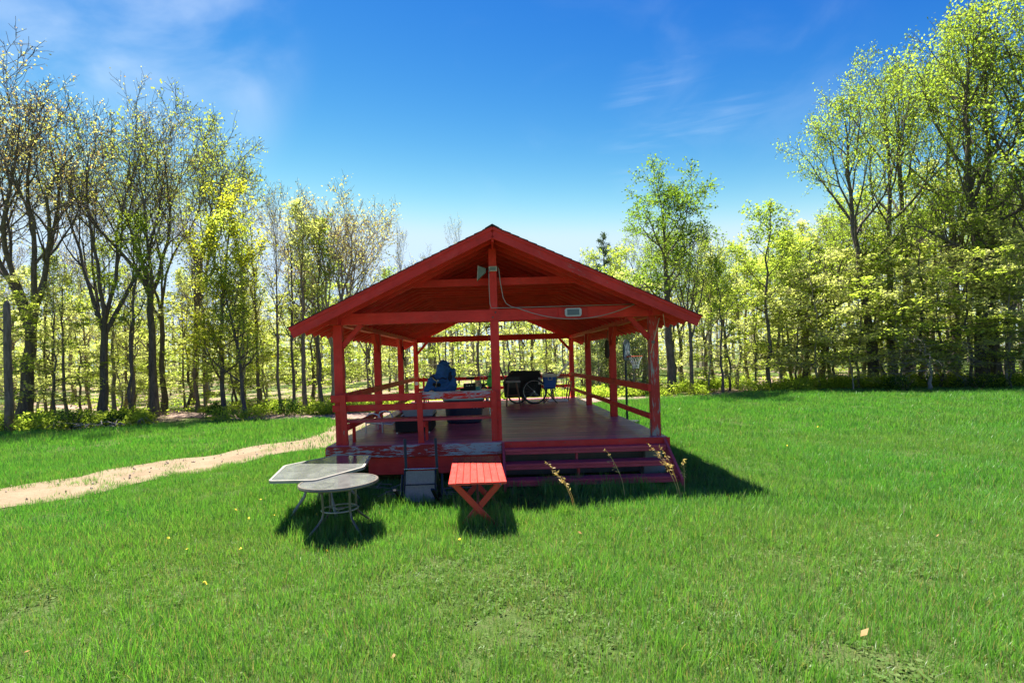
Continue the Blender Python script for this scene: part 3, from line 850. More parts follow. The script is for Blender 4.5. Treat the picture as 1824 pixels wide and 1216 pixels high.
    def meshes(s, name, bmat, lmat, size, up=.4, ratio=.62, cap=None):
        wm = np_mesh(name+'_trunk', np.concatenate(s.w.V), np.concatenate(s.w.F), bmat, True)
        lm = None
        if s.tw and lmat is not None:
            c = np.concatenate(s.tw)
            if cap and len(c) > cap: c = c[s.rg.permutation(len(c))[:cap]]
            V, F = leaf_quads(c, s.rg, size, ratio, up)
            lm = np_mesh(name+'_crown', V, F, lmat)
        return wm, lm
M_BARK = bark('dark_bark', (.07, .057, .05), (.18, .148, .125))
M_BARKG = bark('grey_bark', (.17, .15, .135), (.36, .32, .28))
M_BARKB = bark('brown_bark', (.12, .09, .07), (.28, .21, .165))
M_LIME = leaf('lime_leaves', (.37, .47, .08), (.53, .59, .16), .68, nscale=.45)
M_GREEN = leaf('fresh_green_leaves', (.24, .35, .055), (.39, .48, .095), .68, nscale=.45)
M_GOLD = leaf('golden_green_leaves', (.42, .48, .05), (.54, .50, .075), .68, nscale=.4, dark=.75)
M_BUD = leaf('olive_buds', (.40, .38, .13), (.54, .48, .24), .68, nscale=.5, dry=(.2, (.30, .20, .12)))
M_PALE = leaf('pale_lime_leaves', (.50, .54, .21), (.66, .67, .36), .68, nscale=.45)
M_DARKG = leaf('conifer_needles', (.05, .09, .04), (.10, .15, .065), .25, nscale=.6)
M_CEDAR = leaf('cedar_sprays', (.11, .15, .06), (.22, .27, .10), .3, nscale=.6)
M_BUSHL = leaf('shrub_leaves', (.34, .46, .06), (.50, .58, .12), .68, nscale=1.2)
M_BUSHD = leaf('dark_shrub_leaves', (.035, .085, .018), (.075, .14, .03), .4, nscale=1.2)
SP = {}                       # kind -> list of (H, trunk mesh, crown mesh)
def add_sp(kind, H, wm, lm):
    co = np.empty(len((lm or wm).vertices)*3, np.float32); (lm or wm).vertices.foreach_get('co', co)
    SP.setdefault(kind, []).append((float(np.percentile(co[2::3], 99.6)), wm, lm))      # real height of what was grown
for q in range(2):            # big spreading oaks just coming into leaf
    t = Tree(100+q, up=.11, wob=.17, ratio=.52, nchild=(0, 8, 7, 4), angle=(.62, .75, .8), leafpm=12, jit=.12, minr=.016).fork(16, .33, 5.4, 5, .46, lean=(.03, 0))
    add_sp('oak_tree', 16, *t.meshes('oak', M_BARK, M_BUD, .11, cap=5200))
for q in range(2):            # tall trees with open green crowns
    t = Tree(120+q, up=.075, wob=.19, ratio=.52, nchild=(0, 8, 7, 4), angle=(.68, .85, .9), leafpm=32, jit=.15, minr=.015).trunk(18, .34, limbs=14, base=.36, llen=.33, ang=(1.2, .40), shape='dome')
    add_sp('tulip_tree', 18, *t.meshes('tulip', M_BARK, M_GREEN, .125, cap=9200))
M_GREEN2 = leaf('mid_green_leaves', (.125, .225, .032), (.23, .33, .055), .62, nscale=.45, dark=.8)
t = Tree(127, up=.06, wob=.19, ratio=.52, nchild=(0, 8, 8, 5), angle=(.72, .85, .9), leafpm=44, jit=.16, minr=.015).trunk(15, .33, limbs=13, base=.44, llen=.34, ang=(1.25, .40), shape='dome')
add_sp('tulip_tree', 15, *t.meshes('single', M_BARK, M_GREEN2, .15, cap=12000))
for q in range(2):            # green, forked
    t = Tree(140+q, up=.085, wob=.19, ratio=.52, nchild=(0, 7, 6, 4), angle=(.55, .7, .8), leafpm=26, jit=.14, minr=.015).fork(15, .27, 6.0, 4, .40)
    add_sp('green_tree', 15, *t.meshes('green', M_BARK, M_GREEN, .145, cap=5600))
M_OLIVE = leaf('olive_green_leaves', (.25, .31, .065), (.38, .42, .11), .62, nscale=.45, dark=.75)
for q in range(2):            # the left edge: fewer, smaller leaves, branches show
    t = Tree(146+q, up=.085, wob=.19, ratio=.54, nchild=(0, 8, 7, 5), angle=(.55, .7, .8), leafpm=14, jit=.12, minr=.014).fork(15, .24, 6.4, 4, .38)
    add_sp('olive_tree', 15, *t.meshes('olive', M_BARK, M_OLIVE, .13, cap=4600))
for q in range(2):            # young maples, golden lime
    t = Tree(160+q, up=.10, wob=.12, ratio=.5, nchild=(0, 7, 6, 4), angle=(.55, .8, .8), leafpm=42, jit=.17, jz=.45, minr=.011).trunk(11, .13, limbs=20, base=.14, llen=.30, ang=(1.15, .35), shape='even', bend=.06)
    add_sp('maple_tree', 11, *t.meshes('maple', M_BARK, M_GOLD if q == 0 else M_LIME, .135, up=1.0, cap=7500))
for q in range(3):            # slender trunks with a small high crown
    t = Tree(180+q, up=.10, wob=.16, ratio=.5, nchild=(0, 6, 5, 3), angle=(.5, .7, .8), leafpm=28, jit=.13, minr=.010, levels=3).trunk(13, .125, limbs=12, base=.42, llen=.20, ang=(.95, .35), shape='dome', flare=1.3, wob=.05)
    add_sp('slender_tree', 13, *t.meshes('slender', (M_BARK, M_BARKG, M_BARKB)[q], (M_GREEN, M_LIME, M_PALE)[q], .14, cap=3000))
for q in range(2):            # nearly bare
    t = Tree(200+q, up=.14, wob=.14, ratio=.52, nchild=(0, 7, 6, 4), angle=(.5, .65, .75), leafpm=2.2, jit=.12, minr=.013).trunk(13, .17, limbs=15, base=.36, llen=.26, ang=(.8, .25), shape='vase')
    add_sp('bare_tree', 13, *t.meshes('bare', M_BARKB if q else M_BARK, M_BUD, .12))
t = Tree(210, up=.12, wob=.16, ratio=.55, nchild=(0, 8, 7, 4), angle=(.6, .7, .75), leafpm=5, jit=.15, minr=.014).fork(13, .30, 4.2, 6, .48)
add_sp('budding_tree', 13, *t.meshes('budding', M_BARKG, M_BUD, .13))
for q in range(3):            # understory: thin stems, level sprays of leaves
    t = Tree(220+q, up=.03, wob=.13, ratio=.55, nchild=(0, 7, 6, 4), angle=(.7, .9, .9), leafpm=46, jit=.13, jz=.28, flat=.55, minr=.009).trunk(7, .075, limbs=15, base=.16, llen=.38, ang=(1.35, .6), shape='even', flare=1.3, wob=.09)
    add_sp('understory_tree', 7, *t.meshes('understory', M_BARK if q else M_BARKG, (M_PALE, M_LIME, M_PALE)[q], .14, up=1.3, cap=3800))
for q in range(2):            # conifers
    t = Tree(240+q, up=-.02, wob=.07, ratio=.42, levels=2, nchild=(0, 11, 5), angle=(.75, .8), leafpm=55, jit=.12, jz=.5, minr=.010).trunk(12, .17, limbs=46, base=.10, llen=.21, ang=(1.6, .9), shape='cone', wob=.01)
    add_sp('conifer_tree', 12, *t.meshes('conifer', M_BARK, M_DARKG, .17, ratio=.3, cap=14000))
t = Tree(250, up=.0, wob=.12, ratio=.5, levels=2, nchild=(0, 11, 6), angle=(.8, .8), leafpm=70, jit=.17, jz=.6, minr=.010).trunk(8, .12, limbs=44, base=.06, llen=.30, ang=(1.4, .7), shape='even', wob=.03)
add_sp('cedar_tree', 8, *t.meshes('cedar', M_BARKG, M_CEDAR, .15, ratio=.35, cap=15000))
t = Tree(260, up=-.10, wob=.2, ratio=.6, nchild=(0, 8, 6, 4), angle=(.9, .8, .8), leafpm=0, minr=.008).trunk(3.6, .10, limbs=12, base=.3, llen=.75, ang=(1.5, 1.2), shape='even', wob=.12)
add_sp('dead_tree', 3.6, *t.meshes('dead', M_BARKG, None, .1))

def plant(kind, var, px, Y, top_px=None, label='', group=None, sx=1., rz=0., H=None, tilt=0., x=None, cat='tree'):
    """a tree whose stem stands at distance Y where the photo shows it, as tall as the photo shows"""
    H0, wm, lm = SP[kind][var % len(SP[kind]) if kind != 'tulip_tree' else var % 3]
    X = gx(px, Y) if x is None else x
    if H is None: H = gz(px, top_px, Y)
    sz = H/H0; s_ = sz*sx
    z = ZG(X, Y)
    o = bpy.data.objects.new(kind, None); COL.objects.link(o)
    M = Matrix.Translation((X, Y, z)) @ Matrix.Rotation(tilt, 4, 'Y') @ Matrix.Rotation(rz, 4, 'Z') @ Matrix.Diagonal((s_, s_, sz, 1))
    o.matrix_world = M; WM[o.name] = M
    tag(o, label, cat, group)
    for nm, me in (('trunk', wm), ('crown', lm)):
        if me is None: continue
        c = bpy.data.objects.new(nm, me); COL.objects.link(c); c.parent = o
    return o
LE, RE = 'tall trees along the left edge of the field', 'tall trees along the right edge of the field'
# left edge, from left to right
plant('oak_tree', 1, -75, 24, 140, 'broad budding oak whose limbs reach in at the far left edge', LE, rz=2.1)
plant('oak_tree', 0, 42, 24.5, 92, 'big dark oak leaning right, second trunk from the left edge', LE, sx=.98, rz=.4, tilt=R(4))
plant('oak_tree', 1, 185, 25, 150, 'thick dark forked oak with clear trunk, right of the leaning oak', LE, sx=.72, rz=.9)
plant('olive_tree', 0, 275, 26, 150, 'dark straight tree with green crown beside the mouth of the forest track', LE, sx=.88, rz=1.0)
plant('olive_tree', 1, 292, 28.5, 240, 'second dark trunk close behind the straight tree at the track', LE, sx=.7, rz=2.0)
plant('olive_tree', 1, 345, 34, 210, 'green crowned tree leaning out over the forest track', LE, sx=.9, rz=3.6, tilt=R(4))
plant('maple_tree', 0, 398, 25, 318, 'golden leaved young maple with bare lower trunk beside the track', LE, sx=.95, rz=.5)
plant('maple_tree', 1, 440, 24.3, 365, 'lime green slanting maple right of the golden maple', LE, sx=.9, rz=2.2, tilt=R(-6))
plant('bare_tree', 0, 462, 28, 318, 'nearly bare dark tree behind the lime green maple', LE, sx=.7, rz=1.2)
plant('bare_tree', 1, 500, 26, 322, 'tall thin bare tree, left one of a close pair left of the pavilion', LE, sx=.62, rz=.2)
plant('bare_tree', 0, 524, 26.5, 328, 'tall thin dark tree, right one of a close pair left of the pavilion', LE, sx=.66, rz=3.3)
plant('bare_tree', 1, 545, 30, 372, 'slim sparsely leaved tree between the bare pair and the spreading budding tree', LE, sx=.9, rz=1.0)
plant('budding_tree', 0, 597, 29, 338, 'wide grey budding tree spreading beside the left end of the roof', LE, sx=.88, rz=.8)
plant('bare_tree', 1, 655, 30, 425, 'thin bare tree seen just past the left roof slope', LE, sx=.6, rz=4.0)
plant('bare_tree', 1, 718, 44, 396, 'bare forked treetop rising above the left roof slope', LE, sx=.55, rz=1.6)
plant('bare_tree', 0, 818, 47, 390, 'faint bare treetop just above the roof left of the ridge', LE, sx=.45, rz=2.6)
plant('bare_tree', 1, 770, 45, 438, 'low bare treetop behind the left roof slope', LE, sx=.6, rz=5.0)
# dead broken trunk at the left edge
sn = MB(); sn.tube([(0,0,-.2),(.02,0,1.2),(0,.01,2.7),(.03,0,3.9),(.02,.02,4.6),(.05,.02,4.75)], [.17,.13,.12,.115,.105,.02], 10)
X = gx(17, 20.4); o = thing('snag_tree', 'straight grey broken-off tree trunk nearest the left edge', 'tree', (X, 20.4, ZG(X, 20.4)))
sn.build('trunk', M_BARKB, o, True)
s2 = MB(); s2.tube([(.02,0,3.55),(-.25,-.05,3.75),(-.5,.0,3.7)], [.04,.03,.012], 6); s2.build('branch_stub', M_BARKB, o, True)
# right side
plant('conifer_tree', 0, 1082, 42, 420, 'dark pointed conifer behind the right roof slope', RE, sx=.8)
plant('conifer_tree', 1, 1102, 45, 447, 'second dark conifer, lower, beside the pointed one', RE, sx=.8, rz=2)
plant('cedar_tree', 0, 1068, 32.0, 590, 'grey green cedar behind the middle right post', RE, sx=1.1, rz=1)
plant('cedar_tree', 0, 1128, 31.5, 560, 'dark feathery cedar behind the basketball hoop', RE, sx=1.15, rz=2.4)
plant('green_tree', 0, 1150, 40, 405, 'yellow green tree behind the tall single tree at the right roof end', RE, sx=.95, rz=3)
plant('tulip_tree', 2, 1199, 31.0, 288, 'tall open crowned tree standing alone above the right end of the roof', RE, sx=1.05, rz=.3)
plant('green_tree', 1, 1233, 29.6, 385, 'dark trunked smaller tree right beside the tall open crowned tree', RE, sx=.75, rz=1.4)
plant('slender_tree', 0, 1287, 29.5, 455, 'thin black straight trunk with small crown right of the roof', RE, sx=1.0, rz=.7)
plant('slender_tree', 1, 1312, 33, 425, 'slim lime tree behind the thin black trunk', RE, sx=1.25, rz=2)
plant('slender_tree', 2, 1334, 36, 440, 'pale slender tree left of the tall narrow tree', RE, sx=1.3, rz=3)
plant('slender_tree', 0, 1372, 30.4, 355, 'tall narrow tree with straight dark trunk in the middle of the right treeline', RE, sx=1.15, rz=4)
plant('slender_tree', 1, 1392, 32, 410, 'thin leaning tree just right of the tall narrow tree', RE, sx=1.1, rz=5, tilt=R(3))
plant('green_tree', 0, 1440, 37, 410, 'rounded lime tree with the lower skyline between the tall groups', RE, sx=.95, rz=2)
plant('tulip_tree', 1, 1556, 31.0, 135, 'left leaning tree of the tall right group, topmost branch bare', RE, sx=.80, rz=2.5, tilt=R(-4))
plant('tulip_tree', 0, 1592, 32.0, 85, 'tall tree with paired trunk left of centre in the right group', RE, sx=.66, rz=1.1)
plant('tulip_tree', 1, 1622, 34.0, 80, 'tall green tree right of the paired trunk', RE, sx=.66, rz=4.2)
plant('tulip_tree', 0, 1700, 36.0, 60, 'tall tree behind, between the paired trunk and the double trunk', RE, sx=.75, rz=5)
plant('tulip_tree', 1, 1752, 29.2, -30, 'tallest tree, left stem of the dark double trunk near the right edge', RE, sx=.80, rz=3.0)
plant('tulip_tree', 0, 1776, 29.6, 5, 'right stem of the dark double trunk near the right edge', RE, sx=.72, rz=2.2)
plant('tulip_tree', 1, 1850, 28.0, -70, 'very tall tree cut by the right edge of the picture', RE, sx=.8, rz=1.0)
plant('green_tree', 1, 1905, 27.0, 40, 'green tree just beyond the right edge whose boughs reach in', RE, sx=1., rz=1.0)
plant('dead_tree', 0, 1655, 27.6, 585, 'grey dead tree with drooping leafless twigs at the right field edge', RE, sx=1.2, rz=.6)
HEROES = []
def beside(px, noun, heroes, used):
    h = min(heroes, key=lambda t: abs(t[0]-px))
    side = 'left' if px < h[0] else 'right'
    key = (h[1], side, noun); used[key] = used.get(key, 0)+1
    nth = ('', 'second ', 'third ', 'fourth ', 'fifth ', 'sixth ')[used[key]-1]
    return f'{nth}{noun} just {side} of the {h[1]}'
used_ = {}
HR = [(1199, 'tall open crowned single tree'), (1233, 'smaller dark trunk beside it'), (1287, 'thin black straight trunk'), (1372, 'tall narrow tree'), (1440, 'rounded lime tree'), (1535, 'left leaning tall tree'), (1592, 'paired tall trunk'), (1655, 'grey dead tree'), (1700, 'tall tree behind'), (1764, 'dark double trunk'), (1850, 'tree cut by the right edge')]
HL = [(17, 'broken-off trunk'), (55, 'big leaning oak'), (185, 'thick forked oak'), (280, 'straight tree at the track'), (345, 'leaning green tree over the track'), (398, 'golden maple'), (440, 'slanting lime maple'), (512, 'bare pair'), (590, 'wide grey budding tree')]
UG = 'low lime leaved trees filling the right treeline'
UR = sorted([(1262,30.5,560),(1300,31,520),(1345,31.5,500),(1395,32,520),(1425,31,480),(1462,30.2,470),(1495,31,440),(1530,29.6,480),(1565,30.6,420),(1600,29.2,470),(1640,30,400),(1672,29,450),(1700,30.5,380),(1728,28.2,450),(1765,28.6,400),(1795,27.6,440),(1830,28,380),(1870,27,420),(1480,33,400),(1410,34,470),(1800,26.6,560),(1520,28.8,570)], key=lambda t: t[0])
for q, (px, Y, tp) in enumerate(UR):
    plant('understory_tree', q, px, Y, tp, beside(px, 'low lime leaved tree', HR, used_), UG, sx=(.95, 1.1, .85)[q % 3], rz=q*1.7)
UL = [(100,23.5,520),(150,27,540),(215,27,560),(240,30,530),(330,30,500),(365,29,560),(415,28,560),(425,31,520),(475,32,520),(560,34,540),(-20,23,480),(65,30,500)]
for q, (px, Y, tp) in enumerate(UL):
    plant('understory_tree', q+1, px, Y, tp, beside(px, 'low lime leaved tree', HL, used_), 'low lime leaved trees under the left treeline', sx=(.95, 1.05, .85)[q % 3], rz=q*1.3+.5)
SLL = [(84,27),(96,26),(122,24.6),(160,29),(205,27.5),(222,30),(235,24.6),(238,26),(330,31),(352,28),(432,27),(568,30),(575,27.5),(612,26),(545,26.5),(-20,28),(-60,27)]
for q, (px, Y) in enumerate(SLL):
    plant('bare_tree' if q % 2 else 'slender_tree', q, px, Y, None, beside(px, 'slim straight trunk', HL, used_), 'slim trunks along the left treeline', H=random.uniform(7, 10.5), sx=random.uniform(.8, 1.25), rz=q*2.1, tilt=R(random.uniform(-2, 3)))
# the wood behind: one tree after another, in rows that go back
wr = np.random.default_rng(11)
nW = 0
for row, Y in enumerate((33.5, 37, 41, 46, 52, 59)):
    step = (2.1, 2.4, 2.8, 3.2, 3.8, 4.4)[row]
    xw = -Y*.99
    while xw < Y*1.03:
        X = xw+wr.normal(0, .7); Yq = Y+wr.normal(0, 1.0)
        xw += step*wr.uniform(.7, 1.3)
        if abs(float(edge(X))-Yq) < 2: Yq = float(edge(X))+3
        if road_dist(np.array([X]), np.array([Yq]), ROAD_B)[0] < 1.3: continue
        px = PX0+X/Yq*FPX
        side = 'left of the pavilion' if px < 600 else ('behind the pavilion' if px < 1150 else 'right of the pavilion')
        u = wr.random()
        low = 520 < px < 1330           # low skyline behind the roof
        right = px > 1450
        if u < (.22 if right else (.40 if px < 600 or px > 1150 else .30)): kind, H = 'understory_tree', wr.uniform(4.2, 7.2)
        elif u < .72: kind, H = 'slender_tree', wr.uniform(7, 9.6) if low else wr.uniform(9, 12.5)
        elif u < .86: kind, H = 'bare_tree', wr.uniform(7, 9.5) if low else wr.uniform(8.5, 12.5)
        else: kind, H = 'green_tree', wr.uniform(7, 9.5) if low else wr.uniform(8.5, 12.5)
        if px < 640 and kind == 'green_tree': kind = 'bare_tree'
        if px < 640 and kind == 'slender_tree' and wr.random() < .4: kind = 'bare_tree'
        if right: H *= 1.2
        if px > 1150 and kind == 'bare_tree': kind = 'green_tree'
        desc = {'understory_tree': 'low pale lime leaved tree', 'slender_tree': 'slim straight trunked tree', 'bare_tree': 'nearly leafless tree', 'green_tree': 'forked green leaved tree'}[kind]
        plant(kind, int(wr.integers(0, 3)), None, Yq, None, f'{desc} among many alike deep in the wood {side}', f'{desc}s deep in the wood {side}', H=H, x=X, sx=wr.uniform(.8, 1.2), rz=wr.random()*6.28, tilt=wr.normal(0, .03))
        nW += 1
print('wood trees', nW)
# the far wood that reads as one mass
rgf = np.random.default_rng(5)
wd = Wood()
for q in range(420):
    Yq = rgf.uniform(62, 96); X = rgf.uniform(-1.0, 1.05)*Yq; h = rgf.uniform(6, 11.5)
    z = ZG(X, Yq); l = rgf.normal(0, .03)
    wd.tube(np.array([(X, Yq, z-.2), (X+l*h*.5, Yq, z+h*.5), (X+l*h, Yq, z+h)]), np.array([.16, .11, .03])*rgf.uniform(.6, 1.5), 5)
ft = tag(link_mesh('far_wood_trunks', np_mesh('far_wood_trunks', np.concatenate(wd.V), np.concatenate(wd.F), M_BARKG, True)), kind='stuff')
nl = 60000
cl = rgf.uniform(0, 1, (2600, 3)); Yc = 60+38*cl[:, 0]; Xc = (cl[:, 1]*2.1-1.05)*Yc; Zc = hgt(Xc, Yc)+1.0+8.2*cl[:, 2]**1.15
ci_ = rgf.integers(0, 2600, nl)
cc = np.stack([Xc, Yc, Zc], -1)[ci_]+rgf.normal(0, 1, (nl, 3))*(1.3, 1.3, .45)
M_TWIGH = leaf('bare_twig_haze', (.40, .33, .27), (.56, .48, .40), .5, nscale=.4, dark=.85)
br = rgf.random(2600)[ci_] < .42
V, F = leaf_quads(cc[~br], rgf, .40, .6, .9)
tag(link_mesh('far_wood_leaves', np_mesh('far_wood_leaves', V, F, M_PALE)), kind='stuff')
V, F = leaf_quads(cc[br], rgf, .42, .22, .2)
tag(link_mesh('far_wood_twigs', np_mesh('far_wood_twigs', V, F, M_TWIGH)), kind='stuff')
# ------------------------------------------------------------------ undergrowth
def bush_pts(rg, n, rx, rz_):
    a = rg.random(n)*6.283; q = np.sqrt(rg.random(n)); z = rg.random(n)
    top = np.sqrt(np.clip(1-q**2, 0, 1))
    return np.stack([rx*q*np.cos(a), rx*q*np.sin(a), rz_*top*(.25+.75*z**.6)+.05], -1)+rg.normal(0, .05, (n, 3))
rgb = np.random.default_rng(9)
P1 = []
xs_ = np.arange(-42, 46, .28)
for x in xs_:
    ex = float(edge(x))
    for _ in range(5):
        yq = ex+.2+abs(rgb.normal(0, 2.6))
        xx = x+rgb.normal(0, .3)
        if road_dist(np.array([xx]), np.array([yq]), ROAD_B)[0] < 1.0: continue
        if -12.5 < xx < 7 and yq < ex+1.6 and rgb.random() < .8: continue
        if 255 < PX0+xx/yq*FPX < 375 and yq < 27.5: continue          # the mouth of the forest track stays open
        h = rgb.uniform(.25, .75)*(1.15 if xx > 9 else .85)
        w = rgb.uniform(.3, .7)
        c = bush_pts(rgb, int(150*w/.5), w, h)+np.array([xx, yq, ZG(xx, yq)])
        P1.append(c)
    # deeper, thinner
    for _ in range(2):
        yq = ex+rgb.uniform(4, 26); xx = x*1.5+rgb.normal(0, .5)
        P1.append(bush_pts(rgb, 40, rgb.uniform(.4, .9), rgb.uniform(.2, .6))+np.array([xx, yq, ZG(xx, yq)]))
c = np.concatenate(P1)
V, F = leaf_quads(c, rgb, .115, .5, .9)
tag(link_mesh('undergrowth', np_mesh('undergrowth', V, F, M_BUSHL)), kind='stuff')
def shrub(px, Y, w, h, mat, label, n=900, group=None, size=.09):
    X = gx(px, Y); rg = np.random.default_rng(int(px)+5)
    c = np.concatenate([bush_pts(rg, n//4, w*rg.uniform(.4, .65), h*rg.uniform(.6, 1))+np.array([rg.normal(0, w*.35), rg.normal(0, w*.3), 0]) for _ in range(4)])
    V, F = leaf_quads(c, rg, size, .5, .5)
    o = thing('shrub', label, 'shrub', (X, Y, ZG(X, Y)), group=group)
    wd_ = MB()
    for k in range(7):
        a = k*.9; wd_.tube([(0, 0, -.05), (w*.25*math.cos(a), w*.25*math.sin(a), h*.45), (w*.5*math.cos(a), w*.5*math.sin(a), h*.8)], [.015, .011, .004], 4)
    wd_.build('stems', M_BARKB, o)
    link_mesh('foliage', np_mesh('shrub_foliage', V, F, mat), o, WM[o.name])
SG = 'shrubs along the field edge'
shrub(130, 20.9, .95, .95, M_BUSHD, 'dark green shrub at the left field edge left of the forked oak', group=SG)
shrub(200, 21.6, .7, .6, M_BUSHD, 'small dark shrub between the forked oak and the track', group=SG)
shrub(385, 24, .5, .75, M_BUSHD, 'dark shrub at the foot of the golden maple', group=SG)
shrub(510, 23.8, .6, .85, M_BUSHD, 'dark leafy shrub at the foot of the bare pair of trees', group=SG)
shrub(1612, 27.6, 1.0, .9, M_BUSHD, 'dark green shrub at the right field edge under the dead tree', group=SG)
shrub(1745, 26.9, 1.5, .85, M_BUSHD, 'long dark shrub under the double trunk at the right', 1300, group=SG)
shrub(1240, 28.6, .8, .6, M_BUSHL, 'bright fern-like shrub beside the smaller dark trunk', group=SG)
shrub(1350, 30.0, 1.1, .8, M_BUSHL, 'pale green shrub under the tall narrow tree', 1100, group=SG)
shrub(1420, 29.8, 1.3, .85, M_BUSHL, 'broad lime shrub right of the tall narrow tree', 1200, group=SG)
# brushwood heap at the left edge
m = MB(); rr_ = random.Random(4)
for k in range(60):
    X = gx(rr_.uniform(5, 240), 20.3); a = rr_.uniform(0, 3.14); L = rr_.uniform(.3, 1.0)
    z = ZG(X, 20.6)+rr_.uniform(.02, .25); y_ = 20.6+rr_.uniform(-.3, .8)+(.7 if X > -13.5 else 0)
    m.tube([(X, y_, z), (X+L*.5*math.cos(a), y_+.1, z+rr_.uniform(0, .15)), (X+L*math.cos(a), y_+L*.3*math.sin(a), z+rr_.uniform(-.1, .2))], [.018, .014, .006], 4)
tag(m.build('brushwood', M_BARKG), kind='stuff')
# ------------------------------------------------------------------ materials of the loose things
M_GLASSTOP = NT('mottled_glass')
v = M_GLASSTOP.coords((1, 1, 1)); n1 = M_GLASSTOP.noise(v, 5, 5, .6, .6); n2 = M_GLASSTOP.noise(v, 30, 4)
c = M_GLASSTOP.mix(M_GLASSTOP.ramp(n1, .35, .65), (.085, .09, .085), (.15, .155, .145))
c = M_GLASSTOP.mix(M_GLASSTOP.math('MULTIPLY', M_GLASSTOP.ramp(n2, .55, .75), .5), c, (.22, .22, .20))
M_GLASSTOP = M_GLASSTOP.pbr(c, .16, M_GLASSTOP.bump(n2, .06, .002), Specular_IOR_Level=.6)
M_FRAMEC = plain('cream_metal', (.36, .33, .28), .4, .2)
M_FRAMEB = plain('bronze_metal', (.15, .125, .10), .4, .3)
M_BLACK = plain('black_plastic', (.014, .014, .015), .6, Specular_IOR_Level=.25)
M_BLACKM = plain('black_metal', (.022, .024, .022), .35, .3)
M_SLING = plain('black_sling_fabric', (.34, .285, .22), .8, scale=40, bump=.4, Specular_IOR_Level=.1)
M_WHITE = plain('white_enamel', (.72, .70, .68), .4)
M_NAVY = plain('navy_plastic', (.010, .018, .045), .4)
M_MINT = plain('mint_lid', (.42, .58, .50), .35)
M_GREYP = plain('grey_tray_plastic', (.36, .38, .40), .3)
M_BLUE = plain('blue_jacket_cloth', (.016, .105, .36), .65, var=.25, scale=7, bump=.5)
M_BLUED = plain('dark_blue_lining', (.004, .016, .05), .8)
M_COOLB = plain('cooler_blue', (.008, .095, .42), .35)
M_COOLW = plain('cooler_lid_cream', (.62, .58, .48), .4)
M_STRAPY = plain('tan_strap', (.45, .36, .20), .7)
M_BROWN = plain('brown_wood', (.17, .085, .055), .5, scale=9)
M_PINE = plain('warm_pine', (.45, .20, .07), .5, scale=9)
M_SEATG = plain('grey_cushion', (.34, .33, .31), .7)
M_MAROON = plain('maroon_enamel', (.10, .010, .012), .25)
M_LGREEN = plain('bright_green_cloth', (.10, .62, .10), .6)
M_TEAL = plain('teal_plastic', (.05, .32, .32), .4)
M_RUBBER = plain('tyre_rubber', (.016, .016, .017), .7)
M_CHROME = plain('bare_metal', (.5, .5, .5), .25, .9)
M_ORANGE = plain('orange_rim', (.62, .09, .03), .4)
M_NET = plain('white_net_cord', (.75, .74, .72), .8)
M_POLE = plain('dark_pole', (.018, .025, .035), .35, .3)
M_BOARDB = plain('grey_backboard', (.09, .11, .15), .25)
M_BAG = plain('dark_brown_cloth', (.045, .030, .020), .9, scale=30, bump=.6)
M_LAMPG = plain('lamp_glass', (.05, .10, .12), .12)
M_LAMPF = plain('lamp_frame', (.38, .40, .40), .3, .3)
M_HORNW = plain('aged_white_metal', (.50, .48, .42), .5)
M_HORNG = plain('green_grey_metal', (.16, .20, .19), .4)
M_STRAW = leaf('dry_straw', (.66, .47, .20), (.80, .62, .34), .4, nscale=3)
M_PINKT = plain('pink_towel', (.70, .45, .42), .8)
TZ = ZD+.001
def rnd_poly(poly, r, n=4):
    """round the corners of a polygon"""
    out = []; m = len(poly)
    for i in range(m):
        p, a, b = Vector(poly[i]), Vector(poly[i-1]), Vector(poly[(i+1) % m])
        u = (a-p).normalized(); w = (b-p).normalized()
        p0, p1 = p+u*r, p+w*r
        for k in range(n+1):
            t = k/n; out.append(tuple(p0*(1-t)**2+p*2*t*(1-t)+p1*t*t))
    return out
def inset(poly, d):
    c = Vector((sum(p[0] for p in poly)/len(poly), sum(p[1] for p in poly)/len(poly)))
    return [tuple(c+(Vector(p)-c)*(1-d/max(.01, (Vector(p)-c).length))) for p in poly]
# ---- six sided glass table with cream frame
hx = thing('patio_table', 'cream framed six sided glass patio table standing against the deck corner', 'table', (-2.49, 8.34, ZG(-2.5, 8.3)+.055))
poly = rnd_poly([(a*1.02, b*1.0) for a, b in [(-.42,-1.02),(.18,-1.05),(.62,-.22),(.50,.86),(-.10,.92),(-.62,.10)]], .07)
m = MB(); m.prism(inset(poly, .035), .612, .624); m.build('glass_top', M_GLASSTOP, hx)
m = MB(); n = len(poly); po, pi = poly, inset(poly, .037)
for i in range(n):
    j = (i+1) % n
    a, b, c_, d = po[i], po[j], pi[j], pi[i]
    m.add([(*a, .590), (*b, .590), (*c_, .590), (*d, .590), (*a, .627), (*b, .627), (*c_, .627), (*d, .627)], [(0,1,5,4), (1,2,6,5), (2,3,7,6), (3,0,4,7), (4,5,6,7), (3,2,1,0)])
m.build('rim', M_FRAMEC, hx)
for (sx, sy) in ((-.30,-.36), (.24,-.42), (.34,.40), (-.22,.42)):
    m = MB(); q = 1.0
    m.tube([(sx*.95, sy*.95, .60), (sx*.72, sy*.75, .52), (sx*.62, sy*.66, .40), (sx*.72, sy*.74, .24), (sx*1.05, sy*1.02, .08), (sx*1.25, sy*1.18, -.05)], .021, 8); m.build('leg', M_FRAMEC, hx, True)
m = MB(); m.tube([(.26*math.cos(a), .30*math.sin(a), .40) for a in np.arange(20)*2*math.pi/20], .018, 8, True); m.build('ring', M_FRAMEC, hx, True)
